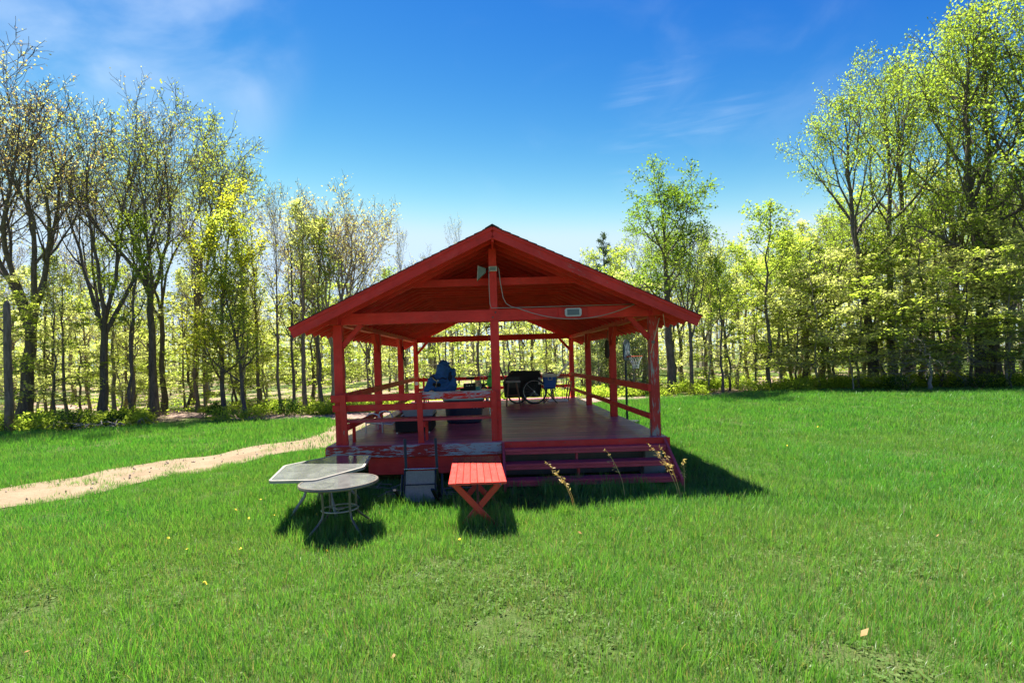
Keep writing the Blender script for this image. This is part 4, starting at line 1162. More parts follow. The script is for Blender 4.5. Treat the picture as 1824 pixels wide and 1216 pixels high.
# ---- round table
rt = thing('patio_table', 'round grey glass patio table with thin bronze legs, nearest in the grass', 'table', (-1.97, 7.23, ZG(-1.97, 7.2)+.06), rot=(R(-.6), R(-1.2), .3))
m = MB(); m.lathe([(.02, .612), (.470, .612), (.472, .624), (.02, .625)], 40); m.build('glass_top', M_GLASSTOP, rt)
m = MB(); m.lathe([(.472, .590), (.497, .590), (.501, .605), (.495, .628), (.472, .628)], 40)
m.f = [f for f in m.f if len(f) == 4]; nn = 40
m.f += [(4*nn+k, 4*nn+(k+1) % nn, (k+1) % nn, k) for k in range(nn)]
m.build('rim', M_FRAMEB, rt, False)
for k in range(4):
    a = k*math.pi/2+.5; ca, sa = math.cos(a), math.sin(a)
    m = MB(); m.tube([(.25*ca, .25*sa, .60), (.24*ca, .24*sa, .44), (.235*ca, .235*sa, .27), (.255*ca, .255*sa, .20), (.31*ca, .31*sa, .14), (.42*ca, .42*sa, .05), (.49*ca, .49*sa, -.055)], .0155, 8); m.build('leg', M_FRAMEB, rt, True)
for z in (.28, .56):
    m = MB(); m.tube([(.228*math.cos(a), .228*math.sin(a), z) for a in np.arange(24)*2*math.pi/24], .011, 6, True); m.build('ring', M_FRAMEC, rt, True)
m = MB(); m.lathe([(.04, .27), (.055, .275), (.055, .287), (.03, .293)], 14); m.build('umbrella_socket', M_FRAMEC, rt)
for k in range(3):
    a = k*2.094+.3; m = MB(); m.tube([(.05*math.cos(a), .05*math.sin(a), .28), (.225*math.cos(a), .225*math.sin(a), .28)], .006, 5); m.build('spoke', M_FRAMEC, rt)
# ---- red folding table with crossed legs
ft_ = thing('red_table', 'bright red plank table with crossed legs in front of the steps', 'table', (-.24, 7.76, ZG(-.2, 7.7)+.02), rz=.035)
for k in range(8):
    w = .0885; x = -.354+w*(k+.5)
    b = beam('table_plank', WM[ft_.name] @ Vector((x, -.92, .615)), WM[ft_.name] @ Vector((x, .94, .615)), w-.004, .028, M_TABLE, ft_)
    b.location.z += random.uniform(-.002, .002); b.location.y += random.uniform(-.008, .008)
T_ = WM[ft_.name]
for yy in (-.68, .68):
    for s in (-1, 1):
        beam('leg', T_ @ Vector((s*.30, yy+s*.022, .587)), T_ @ Vector((-s*.26, yy+s*.022, -.03)), .075, .036, M_TABLE, ft_, up=(0, 1, 0))
    beam('batten', T_ @ Vector((-.31, yy+.062, .577)), T_ @ Vector((.31, yy+.062, .577)), .036, .045, M_TABLE, ft_)
beam('stretcher', T_ @ Vector((0, -.66, .285)), T_ @ Vector((0, .66, .285)), .03, .05, M_BROWN, ft_)
m = MB(); m.tube([(.27, -.925, .622), (.27, -.932, .60), (.28, -.936, .585), (.285, -.93, .60)], .006, 6); m.build('latch', M_STEEL, ft_)
# ---- overturned black sling chair
oc = thing('overturned_chair', 'black sling garden chair tipped over with its legs in the air below the deck', 'chair', (-1.15, 8.45, ZG(-1.15, 8.45)))
# the two back posts rise from the ground behind the seat, the seat hangs down towards the camera
for s in (-1, 1):
    m = MB(); m.beam((s*.235+.02, .30, .95), (s*.235+.045, .18, .50), .042, .03); m.beam((s*.235+.045, .18, .50), (s*.255+.05, .22, .02), .042, .03); m.build('rear_leg', M_BLACKM, oc)
    m = MB(); m.beam((s*.27-.02, -.30, .30), (s*.25+.07, -.05, .03), .05, .032); m.build('front_leg', M_BLACKM, oc)
    m = MB(); m.beam((s*.30+.05, .20, .42), (s*.31+.05, .05, .10), .035, .022); m.build('armrest', M_BLACKM, oc)
m = MB(); m.tube([(-.22, .17, .505), (.29, .17, .505)], .013, 8); m.build('crossbar', M_CHROME, oc, True)
m = MB(); rows_ = [(.165, .475), (.15, .40), (.115, .30), (.075, .22), (.03, .13), (-.02, .045)]
Vv = []
for (yy, z) in rows_:
    for x in np.linspace(-.195, .245, 7): Vv.append((x-.0*z, yy-.012*math.cos((x-.025)*7), z))
Vb = [(x, yy+.012, z+.004) for x, yy, z in Vv]
nr = len(rows_); nv = len(Vv)
F_ = [(r_*7+q, r_*7+q+1, (r_+1)*7+q+1, (r_+1)*7+q) for r_ in range(nr-1) for q in range(6)]
m.add(Vv+Vb, F_+[tuple(nv+i for i in f[::-1]) for f in F_]); m.build('seat', M_SLING, oc, True)
m = MB(); m.tube([(-.205, .17, .49), (-.208, .155, .40), (-.208, .08, .215), (-.205, -.025, .04), (.255, -.025, .04), (.258, .08, .215), (.258, .155, .40), (.255, .17, .49)], .016, 8); m.build('seat_frame', M_BLACKM, oc, True)
m = MB(); m.tube([(-.20, .062, .29), (.25, .062, .29)], .008, 6); m.build('seat_bar', M_BLACKM, oc)
m = MB(); m.box(-.19, .24, .10, .118, .03, .30); m.build('backrest', M_SLING, oc)
# ---- litter and dead branches below the deck
rr_ = random.Random(8); m = MB()
for k in range(70):
    x = rr_.uniform(-2.0, .2); yy = rr_.uniform(8.55, 9.5); a = rr_.uniform(0, 6.28); L = rr_.uniform(.12, .4)
    if x > -.5: x = rr_.uniform(-1.9, -.7)
    z = ZG(x, yy)+rr_.uniform(.0, .10)
    m.tube([(x, yy, z), (x+L*math.cos(a), yy+L*math.sin(a), z+rr_.uniform(-.02, .08))], [.009, .004], 4)
tag(m.build('dead_twigs', M_BARKG), kind='stuff')
# ---- dry grass stalks
def stalk(x, y, h, lean, label, heads=1):
    o = thing('dry_stalk', label, 'plant', (x, y, ZG(x, y)), group='dry straw coloured stalks by the steps')
    m = MB(); hd = []
    rs = random.Random(int(x*100)+7)
    for k in range(heads):
        l = (lean[0]+rs.uniform(-.12, .12), lean[1]+rs.uniform(-.1, .1)); hh = h*rs.uniform(.82, 1.0) if k else h
        P = [Vector((l[0]*hh*t*t+rs.uniform(-.004, .004)+k*.02, l[1]*hh*t*t, hh*t)) for t in np.linspace(0, 1, 9)]
        m.tube(P, list(np.linspace(.0055, .002, 9)), 5)
        for q in range(20):
            t = rs.uniform(.52, 1.0); i = min(int(t*8), 7); p = P[i].lerp(P[i+1], t*8-i)
            hd.append(tuple(p+Vector((rs.gauss(0, .016), rs.gauss(0, .016), rs.gauss(0, .01)))))
        for q in range(5):
            t = rs.uniform(.6, .95); i = min(int(t*8), 7); p = P[i]
            e = p+Vector((rs.uniform(-.09, .03), rs.uniform(-.05, .05), rs.uniform(-.03, .05)))
            m.tube([p, p.lerp(e, .5)+Vector((0, 0, .012)), e], [.002, .002, .001], 4)
            for w_ in range(4): hd.append(tuple(p.lerp(e, rs.random())))
    m.build('stem', M_STRAW, o)
    rg = np.random.default_rng(int(abs(x)*50))
    V, F = leaf_quads(np.array(hd), rg, .044, .22, .1)
    link_mesh('seed_head', np_mesh('seed_head', V, F, M_STRAW), o, WM[o.name])
stalk(1.06, 7.72, .70, (-.42, 0), 'short dry straw stalk leaning left, nearest the red table', 2)
stalk(1.87, 8.2, .76, (-.45, 0), 'single thin dry stalk leaning left in front of the middle of the steps', 1)
stalk(2.62, 8.15, .84, (-.38, 0), 'tallest feathery dry stalk cluster before the right end of the steps', 3)
stalk(2.76, 8.3, .60, (-.06, 0), 'thin upright dry stalk at the right stringer', 1)
# ---- low white tube chair at the left rail
wc = thing('beach_chair', 'low white tube frame beach chair by the left railing', 'chair', (-2.28, 11.9, TZ), rz=-.28)
for s in (-1, 1):
    m = MB(); m.tube([(-.28+.0, s*.27, 0), (-.27, s*.27, .28), (-.22, s*.27, .375), (-.10, s*.27, .395), (.02, s*.27, .36), (.09, s*.27, .24), (.10, s*.27, .0)], .014, 8); m.build('arm_frame', M_WHITE, wc, True)
m = MB(); m.tube([(-.30, -.24, .20), (.30, -.24, .17), (.62, -.24, .42), (.62, .24, .42), (.30, .24, .17), (-.30, .24, .20)], .013, 8, True); m.build('seat_frame', M_WHITE, wc, True)
m = MB(); m.prism([(-.29, .195), (.30, .165), (.60, .40), (.60, .412), (.30, .178), (-.29, .207)], -.23, .23, 'y'); m.build('sling', M_PINKT, wc)
# ---- black chest with grey tray
ch = thing('storage_chest', 'black plastic chest on small castors behind the bench', 'chest', (-1.60, 11.85, TZ))
m = MB(); m.prism(rnd_poly([(-.36,-.52), (.36,-.52), (.36,.52), (-.36,.52)], .05), .035, .30); m.build('body', M_BLACK, ch)
m = MB(); m.prism(rnd_poly([(-.385,-.545), (.385,-.545), (.385,.545), (-.385,.545)], .06), .302, .335); m.build('lid', M_BLACK, ch)
for (x, yy) in ((-.32,-.49), (.32,-.49), (.32,.49), (-.32,.49)):
    m = MB(); m.tube([(x-.012, yy, .02), (x+.012, yy, .02)], .02, 10); m.build('castor', M_WHITE, ch)
tr = thing('plastic_tray', 'grey see-through plastic tray lying on the black chest', 'tray', (-1.50, 11.85, TZ+.336))
m = MB(); m.prism([(-.28,-.40), (.28,-.40), (.28,.40), (-.28,.40)], 0, .012)
for (a, b) in (((-.28,-.40),(.28,-.40)), ((.28,-.40),(.28,.40)), ((.28,.40),(-.28,.40)), ((-.28,.40),(-.28,-.40))):
    dx, dy = (b[0]-a[0], b[1]-a[1]); nx_, ny_ = dy/math.hypot(dx, dy), -dx/math.hypot(dx, dy)
    m.add([(a[0], a[1], .012), (b[0], b[1], .012), (b[0]+nx_*.05+dx*.06, b[1]+ny_*.05+dy*.06, .15), (a[0]+nx_*.05-dx*.06, a[1]+ny_*.05-dy*.06, .15),
           (a[0]-nx_*.008, a[1]-ny_*.008, .012), (b[0]-nx_*.008, b[1]-ny_*.008, .012), (b[0]+nx_*.04+dx*.05, b[1]+ny_*.04+dy*.05, .15), (a[0]+nx_*.04-dx*.05, a[1]+ny_*.04-dy*.05, .15)],
          [(0,1,2,3), (7,6,5,4), (3,2,6,7), (0,3,7,4), (1,5,6,2)])
m.build('tray_body', M_GREYP, tr)
# ---- navy tub with mint lid
tb = thing('storage_tub', 'large navy blue tub with pale mint lid and a white letter', 'tub', (-.66, 13.15, TZ))
m = MB()
def ell(rx, ry, z, n=28, p=3.2):
    return [(rx*math.copysign(abs(math.cos(a))**(2/p), math.cos(a)), ry*math.copysign(abs(math.sin(a))**(2/p), math.sin(a)), z) for a in np.arange(n)*2*math.pi/n]
rings = [ell(.36, .28, 0), ell(.40, .31, .03), ell(.45, .36, .50), ell(.48, .39, .51), ell(.48, .39, .535), ell(.45, .36, .536)]
v_ = [p for r_ in rings for p in r_]
m.add(v_, [(i*28+k, i*28+(k+1) % 28, (i+1)*28+(k+1) % 28, (i+1)*28+k) for i in range(len(rings)-1) for k in range(28)]+[tuple(range(28))[::-1], tuple(range(5*28, 6*28))])
m.build('body', M_NAVY, tb)
m = MB(); rings = [ell(.47, .38, .540), ell(.485, .395, .545), ell(.475, .385, .575), ell(.38, .30, .615), ell(.1, .08, .625)]
v_ = [p for r_ in rings for p in r_]
m.add(v_, [(i*28+k, i*28+(k+1) % 28, (i+1)*28+(k+1) % 28, (i+1)*28+k) for i in range(len(rings)-1) for k in range(28)]+[tuple(range(28))[::-1], tuple(range(4*28, 5*28))])
m.build('lid', M_MINT, tb, False)
m = MB()
for a, b in (((.24, .34), (.25, .46)), ((.25, .46), (.275, .40)), ((.275, .40), (.30, .46)), ((.30, .46), (.31, .34))):
    m.beam((a[0], -.352, a[1]), (b[0], -.357, b[1]), .010, .022, up=(0, 1, 0), ch=.001)
m.build('letter', M_WHITE, tb)
for s in (-1, 1):
    m = MB(); m.tube([(s*.455, -.10, .40), (s*.50, -.09, .42), (s*.50, .09, .42), (s*.455, .10, .40)], .014, 6); m.build('handle', M_BLACK, tb)
# ---- table behind the bench with what stands on it
wt = thing('folding_table', 'white folding table behind the bench carrying the blue jacket and black box', 'table', (-.86, 14.15, TZ))
m = MB(); m.prism(rnd_poly([(-.92,-.33), (.92,-.33), (.92,.33), (-.92,.33)], .05), .655, .69); m.build('tabletop', M_WHITE, wt)
for s in (-1, 1):
    for t in (-1, 1):
        m = MB(); m.tube([(s*.74, t*.24, .655), (s*.80, t*.26, 0)], .014, 8); m.build('leg', M_CHROME, wt)
m = MB(); m.box(.36, .56, -.15, .10, 0, .085); o = m.build('teal_box', M_TEAL, None, M=Matrix.Translation((-.86, 14.15, TZ+.691))); tag(o, 'small teal box on the white folding table', 'box')
bx = thing('speaker_box', 'small black box with pale knobs on the white table right of the jacket', 'box', (-.55, 13.98, TZ+.691))
m = MB(); m.prism(rnd_poly([(-.15,-.10), (.15,-.10), (.15,.10), (-.15,.10)], .02), 0, .17); m.build('cabinet', M_BLACK, bx)
m = MB(); m.box(-.23, -.155, -.09, .05, 0, .06); m.build('side_box', M_BLACK, bx)
for x in (-.06, 0, .06):
    m = MB(); m.tube([(x, -.101, .12), (x, -.112, .12)], .011, 10); m.build('knob', M_CHROME, bx)
# blue jacket with a tall hood, bundled on the table
def blob_mesh(name, ells, mat, voxel=.022, noise=.018, seed=1):
    me = bpy.data.meshes.new(name); bm = bmesh.new()
    for (c_, r_, rot) in ells:
        M = Matrix.Translation(c_) @ Euler(rot).to_matrix().to_4x4() @ Matrix.Diagonal((*r_, 1))
        bmesh.ops.create_icosphere(bm, subdivisions=3, radius=1, matrix=M)
    bm.to_mesh(me); bm.free()
    o = bpy.data.objects.new(name, me); COL.objects.link(o)
    md = o.modifiers.new('r', 'REMESH'); md.mode = 'VOXEL'; md.voxel_size = voxel
    md = o.modifiers.new('s', 'SMOOTH'); md.iterations = 6; md.factor = .5
    dg = bpy.context.evaluated_depsgraph_get()
    m2 = bpy.data.meshes.new_from_object(o.evaluated_get(dg)); m2.name = name
    bpy.data.objects.remove(o)
    n = len(m2.vertices); co = np.empty(n*3, np.float32); m2.vertices.foreach_get('co', co); co = co.reshape(-1, 3)
    no = np.empty(n*3, np.float32); m2.vertices.foreach_get('normal', no); no = no.reshape(-1, 3)
    q = np.sin(co[:, 0]*31+co[:, 2]*23+3*np.sin(co[:, 2]*17+seed))*.6+np.sin(co[:, 2]*47-co[:, 0]*38+2*np.sin(co[:, 0]*21))*.5
    co += no*(q*noise)[:, None]
    m2.vertices.foreach_set('co', co.ravel()); m2.polygons.foreach_set('use_smooth', np.ones(len(m2.polygons), bool))
    m2.materials.clear(); m2.materials.append(mat); m2.update(); return m2
jk = thing('jacket', 'blue hooded jacket heaped up with dangling black and tan straps behind the bench', 'jacket', (-1.20, 14.05, TZ+.692))
me = blob_mesh('jacket_body', [((0, 0, .13), (.31, .22, .20), (0, 0, 0)), ((.02, .02, .34), (.25, .19, .18), (0, 0, 0)), ((.03, .02, .50), (.21, .17, .17), (0, .1, 0)), ((.02, 0, .62), (.155, .14, .15), (0, 0, 0)),
     ((.20, -.02, .40), (.12, .15, .17), (0, .5, 0)), ((-.22, -.02, .33), (.13, .12, .10), (0, -.5, 0)), ((-.33, -.04, .18), (.09, .10, .18), (0, .35, 0)), ((-.39, -.05, .06), (.09, .10, .10), (0, 0, 0)), ((.24, 0, .15), (.10, .16, .18), (0, 0, 0))], M_BLUE)
link_mesh('body', me, jk, WM[jk.name])
me = blob_mesh('hood_opening', [((.185, -.135, .36), (.055, .05, .13), (0, .15, .1))], M_BLUED, .015, .0); link_mesh('hood_opening', me, jk, WM[jk.name])
for name, pts, mt, r_ in (('strap', [(-.47, -.16, .39), (-.36, -.18, .375), (-.25, -.165, .37), (-.18, -.2, .31)], M_BLACK, .013), ('strap', [(-.23, -.16, .36), (-.16, -.215, .285), (-.07, -.235, .30), (.01, -.225, .335), (.10, -.20, .29)], M_BLACK, .012),
                         ('tan_strap', [(-.25, -.15, .34), (-.20, -.2, .29), (-.13, -.235, .25), (-.16, -.245, .17), (-.165, -.24, .11)], M_STRAPY, .012)):
    m = MB(); m.tube(pts, r_, 6); m.build(name, mt, jk, True)
for x, z in ((-.20, .18), (-.09, .17)):
    m = MB(); m.lathe([(.01, -.05), (.035, -.045), (.05, -.01), (.035, .03), (.01, .04)], 10, (x, -.235, z)); m.build('buckle', M_BLACK, jk, True)
m = MB(); m.lathe([(.005, -.02), (.022, -.01), (.022, .01), (.005, .02)], 10, (-.11, -.245, .27)); m.build('toggle', M_WHITE, jk, True)
# ---- bicycles
def wheel(parent, x, r, spokes=14):
    t = MB(); t.tube([(x+r*math.cos(a), 0, r+.0+r*math.sin(a)) for a in np.arange(28)*2*math.pi/28], .021, 8, True)
    w = t.build('wheel', M_RUBBER, parent, True)
    q = MB(); q.tube([(x+(r-.03)*math.cos(a), 0, r+(r-.03)*math.sin(a)) for a in np.arange(28)*2*math.pi/28], .009, 6, True); q.build('rim', M_CHROME, w, True, M=WM[parent.name])
    q = MB()
    for k in range(spokes):
        a = k*2*math.pi/spokes; q.tube([(x, (.02 if k % 2 else -.02), r), (x+(r-.035)*math.cos(a), 0, r+(r-.035)*math.sin(a))], .0018, 3)
    tag(q.build('spokes', M_CHROME, w, M=WM[parent.name]), kind='stuff')
    q = MB(); q.tube([(x, -.045, r), (x, .045, r)], .018, 8); q.build('hub', M_CHROME, w, M=WM[parent.name])
def bicycle(label, loc, rz, fm, lean=.1):
    o = thing('bicycle', label, 'bicycle', loc, rot=(lean, 0, rz), group='bicycles parked at the back of the deck')
    wheel(o, -.50, .33); wheel(o, .53, .33)
    m = MB()
    BB, ST, HT, HB, RA = (-.06, 0, .29), (-.20, 0, .76), (.33, 0, .80), (.37, 0, .66), (-.50, 0, .33)
    for a, b, r_ in ((BB, ST, .017), (ST, HT, .017), (BB, HB, .02), (HT, HB, .02), (BB, RA, .011), (ST, RA, .011)): m.tube([a, b], r_, 8)
    m.build('frame', fm, o)
    m = MB(); m.tube([(.365, 0, .68), (.40, .045, .60), (.53, .045, .33)], .013, 6); m.tube([(.40, -.045, .60), (.53, -.045, .33)], .013, 6); m.build('fork', M_BLACKM, o)
    m = MB(); m.tube([(.33, 0, .80), (.305, 0, .93), (.36, 0, .97)], .014, 8); m.build('stem', M_CHROME, o)
    m = MB(); m.tube([(.24, -.31, .99), (.34, -.17, .985), (.36, 0, .975), (.34, .17, .985), (.24, .31, .99)], .012, 8); hb = m.build('handlebar', M_CHROME, o, True)
    for s in (-1, 1):
        m = MB(); m.tube([(.25, s*.29, .99), (.19, s*.38, .99)], .018, 8); m.build('grip', M_RUBBER, hb, M=WM[o.name])
    m = MB(); m.tube([ST, (-.235, 0, .90)], .014, 8); m.build('seat_post', M_CHROME, o)
    m = MB(); m.prism([(-.40, -.08), (-.36, -.10), (-.24, -.05), (-.08, -.018), (-.06, 0), (-.08, .018), (-.24, .05), (-.36, .10), (-.40, .08)], .905, .955); m.build('saddle', M_BLACK, o)
    m = MB(); m.tube([(-.06, -.05, .29), (-.06, .05, .29)], .03, 10); m.tube([(-.06, -.06, .29), (.06, -.06, .17)], .009, 6); m.tube([(-.06, .06, .29), (-.18, .06, .41)], .009, 6); m.build('crankset', M_CHROME, o)
    for (x, yy, z) in ((.06, -.11, .17), (-.18, .11, .41)):
        m = MB(); m.box(x-.045, x+.045, yy-.045, yy+.045, z-.01, z+.012); m.build('pedal', M_BLACK, o)
    return o
M_BIKES = plain('silver_paint', (.42, .42, .44), .3, .5); M_BIKEB = plain('blue_grey_paint', (.10, .13, .20), .3, .2)
bicycle('silver bicycle whose handlebar rises right of the black box', (-.55, 16.3, TZ), 1.1, M_BIKES)
bicycle('dark bicycle with pale handlebar just left of the middle post', (-.10, 17.7, TZ), 1.9, M_BLACKM, -.08)
bicycle('black bicycle standing behind the brown wooden seat', (.30, 18.2, TZ), .25, M_BIKEB, .05)
bicycle('bicycle behind the black trailer with only its handlebar showing', (1.05, 19.3, TZ), 1.45, M_BLACKM, .06)
# green cloth
gc = thing('green_cloth', 'bright green cloth bag hanging beside the middle post', 'bag', (-.06, 16.9, 1.42))
link_mesh('bag_body', blob_mesh('green_bag', [((0, 0, .02), (.10, .07, .14), (0, 0, 0)), ((.02, 0, .20), (.06, .05, .14), (0, .1, 0)), ((.035, 0, .34), (.03, .03, .09), (0, 0, 0))], M_LGREEN, .015, .006), gc, WM[gc.name])
m = MB(); m.tube([(.035, 0, .40), (.03, .01, .46), (.02, .02, .49)], .012, 6); m.build('cord', M_BLACK, gc)
# bike trailer
bt = thing('bike_trailer', 'tall black fabric bike trailer with large spoked wheels', 'trailer', (.98, 18.2, TZ))
m = MB(); m.prism([(-.56, .20), (.56, .20), (.60, .55), (.56, 1.02), (-.35, 1.04), (-.60, .70)], -.10, .55, 'y'); m.build('canopy', M_BLACK, bt)
m = MB(); m.tube([(-.58, -.11, .2), (-.62, -.11, .70), (-.36, -.11, 1.05), (.57, -.11, 1.03), (.62, -.11, .55), (.58, -.11, .2)], .014, 6); m.build('hoop', M_BLACKM, bt)
hub_ = bt
for x, yy in ((.36, -.20),):
    t = MB(); r_ = .38
    t.tube([(x+r_*math.cos(a), yy, r_+r_*math.sin(a)) for a in np.arange(32)*2*math.pi/32], .024, 8, True); w_ = t.build('wheel', M_RUBBER, bt, True)
    q = MB(); q.tube([(x+.345*math.cos(a), yy, r_+.345*math.sin(a)) for a in np.arange(32)*2*math.pi/32], .011, 6, True); q.build('rim', M_CHROME, w_, True, M=WM[bt.name])
    q = MB()
    for k in range(16):
        a = k*math.pi/8; q.tube([(x, yy, r_), (x+.34*math.cos(a), yy, r_+.34*math.sin(a))], .002, 3)
    tag(q.build('spokes', M_CHROME, w_, M=WM[bt.name]), kind='stuff')
    q = MB(); q.tube([(x, yy-.05, r_), (x, yy+.05, r_)], .02, 8); q.build('hub', M_CHROME, w_, M=WM[bt.name])
m = MB(); m.box(-.50, -.10, -.105, -.102, .52, .86); m.build('window', M_BLACKM, bt)
m = MB(); m.box(.50, .57, -.108, -.101, .60, .82); m.build('reflector_patch', M_WHITE, bt)
# brown wooden bar seat
bs = thing('wooden_seat', 'brown wooden high seat with splayed legs and slanting back stick', 'stool', (.62, 17.35, TZ))
for s in (-1, 1):
    for (x0, x1) in ((-.11, -.20), (.12, .24)):
        m = MB(); m.tube([(x0, s*.13, .72), (x1, s*.19, 0)], [.022, .018], 8); m.build('leg', M_BROWN, bs)
    m = MB(); m.tube([(-.15, s*.155, .32), (.175, s*.155, .32)], .011, 6); m.build('stretcher', M_BROWN, bs)
m = MB(); m.prism(rnd_poly([(-.19,-.19), (.24,-.19), (.24,.19), (-.19,.19)], .05), .72, .765); m.build('seat', M_SEATG, bs)
for s in (-1, 1):
    m = MB(); m.beam((-.19, s*.13, .70), (-.38, s*.15, 1.22), .05, .03, up=(0, 1, 0)); m.build('back_stick', M_BROWN, bs)
m = MB(); m.beam((-.36, -.15, 1.14), (-.36, .15, 1.14), .03, .09); m.build('back_rail', M_BROWN, bs)
# cooler on folding stool
cs_ = thing('camp_stool', 'folding camp stool with crossed grey legs under the blue cooler', 'stool', (1.83, 18.1, TZ))
for yy in (-.17, .17):
    for s in (-1, 1):
        m = MB(); m.tube([(s*.19, yy, .46), (-s*.22, yy+.012*s, .0)], .013, 8); m.build('leg', M_BLACKM, cs_)
m = MB(); m.box(-.20, .20, -.19, .19, .452, .466); m.build('seat', M_NAVY, cs_)
co = thing('cooler', 'blue picnic cooler with cream lid and handle on the camp stool', 'cooler', (1.83, 18.1, TZ+.468))
m = MB(); rings = [ell(.175, .14, 0, p=8), ell(.185, .15, .02, p=8), ell(.215, .175, .36, p=8)]
v_ = [p for r_ in rings for p in r_]
m.add(v_, [(i*28+k, i*28+(k+1) % 28, (i+1)*28+(k+1) % 28, (i+1)*28+k) for i in range(2) for k in range(28)]+[tuple(range(28))[::-1], tuple(range(56, 84))]); m.build('body', M_COOLB, co)
m = MB(); rings = [ell(.22, .18, .362, p=8), ell(.228, .188, .37, p=8), ell(.226, .186, .43, p=8), ell(.20, .16, .46, p=8)]
v_ = [p for r_ in rings for p in r_]
m.add(v_, [(i*28+k, i*28+(k+1) % 28, (i+1)*28+(k+1) % 28, (i+1)*28+k) for i in range(3) for k in range(28)]+[tuple(range(28))[::-1], tuple(range(84, 112))]); m.build('lid', M_COOLW, co)
m = MB(); m.tube([(-.055, -.19, .37), (-.055, -.20, .27), (.065, -.20, .27), (.065, -.19, .37)], .011, 6); m.build('handle', M_COOLW, co)
# kettle grill
kg = thing('kettle_grill', 'maroon domed kettle grill standing behind the cooler', 'grill', (1.95, 18.95, TZ))
m = MB(); m.lathe([(.19, .72), (.24, .73), (.235, .79), (.19, .89), (.11, .95), (.03, .97)], 24); m.build('lid', M_MAROON, kg, True)
m = MB(); m.lathe([(.03, .50), (.12, .52), (.20, .60), (.235, .70), (.235, .725), (.19, .722)], 24); m.build('bowl', M_MAROON, kg, True)
m = MB(); m.tube([(-.05, 0, .965), (-.05, 0, 1.02), (.05, 0, 1.02), (.05, 0, .965)], .014, 6); m.tube([(0, 0, 1.02), (0, 0, 1.10)], .01, 6); m.build('lid_handle', M_BLACK, kg)
for k in range(3):
    a = k*2.094+.5; m = MB(); m.tube([(.12*math.cos(a), .12*math.sin(a), .56), (.27*math.cos(a), .27*math.sin(a), 0)], .012, 6); m.build('leg', M_CHROME, kg)
# grey side table
gt = thing('side_table', 'thin legged grey side table right of the cooler', 'table', (2.10, 19.25, TZ))
m = MB(); m.prism(rnd_poly([(-.40,-.28), (.36,-.28), (.36,.28), (-.40,.28)], .06), .72, .75); m.build('tabletop', M_GREYP, gt)
for s in (-1, 1):
    for t in (-1, 1):
        m = MB(); m.tube([(s*.31-.02, t*.22, .72), (s*.33-.02, t*.24, 0)], .011, 6); m.build('leg', M_BLACKM, gt)
sl = MB(); sl.prism(rnd_poly([(-.34,-.22), (.34,-.22), (.34,.22), (-.34,.22)], .03), 0, .055); o = sl.build('white_slab', M_WHITE, None, M=Matrix.Translation((2.14, 18.85, TZ))); tag(o, 'flat white slab lying on the deck below the grey side table', 'slab')
# reclining deck chair
dc = thing('deck_chair', 'reclining wooden deck chair with white slanting back at the far right post', 'chair', (2.42, 19.75, TZ))
for s in (-1, 1):
    m = MB(); m.beam((-.45, s*.26, .62), (.28, s*.26, .30), .09, .03, up=(0, 0, 1)); m.build('side_rail', M_PINE, dc)
    m = MB(); m.beam((-.42, s*.29, .66), (-.30, s*.29, 0), .05, .03, up=(0, 1, 0)); m.build('leg', M_PINE, dc)
    m = MB(); m.beam((.30, s*.29, .62), (.18, s*.29, 0), .05, .03, up=(0, 1, 0)); m.build('leg', M_PINE, dc)
    m = MB(); m.beam((-.20, s*.32, .78), (.30, s*.32, .78), .09, .022); m.build('armrest', M_PINE, dc)
for k in range(5):
    x0 = -.20+k*.0; yy = -.21+k*.105
    m = MB(); m.beam((-.28, yy, .62), (.26, yy, 1.28), .095, .02, up=(-.7, 0, .7)); m.build('back_slat', M_WHITE, dc)
m = MB(); m.beam((-.02, -.28, .90), (-.02, .28, .90), .03, .05); m.build('back_batten', M_PINE, dc)
for k in range(4):
    x = -.36+k*.12; m = MB(); m.beam((x, -.25, .60-.0*k), (x, .25, .60), .095, .02); m.build('seat_slat', M_WHITE, dc)
# little white box on the left rear post
m = MB(); m.box(-.05, .05, -.04, .04, 0, .12); o = m.build('utility_box', M_WHITE, None, M=Matrix.Translation((HX0+.02, 20.28, 1.28))); tag(o, 'small white box fixed on the rear left post', 'box')
# ---- things fixed to or hanging from the pavilion
lp = thing('wall_lamp', 'grey framed oblong lamp on a red plate on the front tie beam', 'lamp', (1.46, 10.0, ZP+.105))
m = MB(); m.box(-.255, .255, -.008, .024, -.09, .085); m.build('back_plate', M_RED, lp)
m = MB(); m.prism([(-.145, -.045), (-.12, -.075), (.12, -.075), (.145, -.045), (.145, .045), (.12, .07), (-.12, .07), (-.145, .045)], -.05, -.009, 'y'); m.build('housing', M_LAMPF, lp)
m = MB(); m.prism([(-.105, -.052), (.105, -.052), (.105, .050), (-.105, .050)], -.058, -.051, 'y'); m.build('lens', M_LAMPG, lp)
hn = thing('horn_lamp', 'weathered horn shaped floodlight on the king post', 'lamp', (-.02, 10.0, 3.66))
m = MB(); m.add([(-.03, -.02, .05), (-.03, .06, .05), (-.03, .06, -.02), (-.03, -.02, -.02), (-.155, -.09, .085), (-.155, .10, .085), (-.175, .10, -.155), (-.175, -.09, -.155)], [(0,1,2,3), (4,7,6,5), (0,4,5,1), (1,5,6,2), (2,6,7,3), (3,7,4,0)]); m.build('reflector', M_HORNG, hn)
m = MB(); m.add([(-.156, -.092, .088), (-.156, .102, .088), (-.177, .102, -.158), (-.177, -.092, -.158), (-.166, -.097, .094), (-.166, .107, .094), (-.187, .107, -.165), (-.187, -.097, -.165)], [(0,1,2,3), (7,6,5,4), (0,4,5,1), (1,5,6,2), (2,6,7,3), (3,7,4,0)]); m.build('front_rim', M_HORNW, hn)
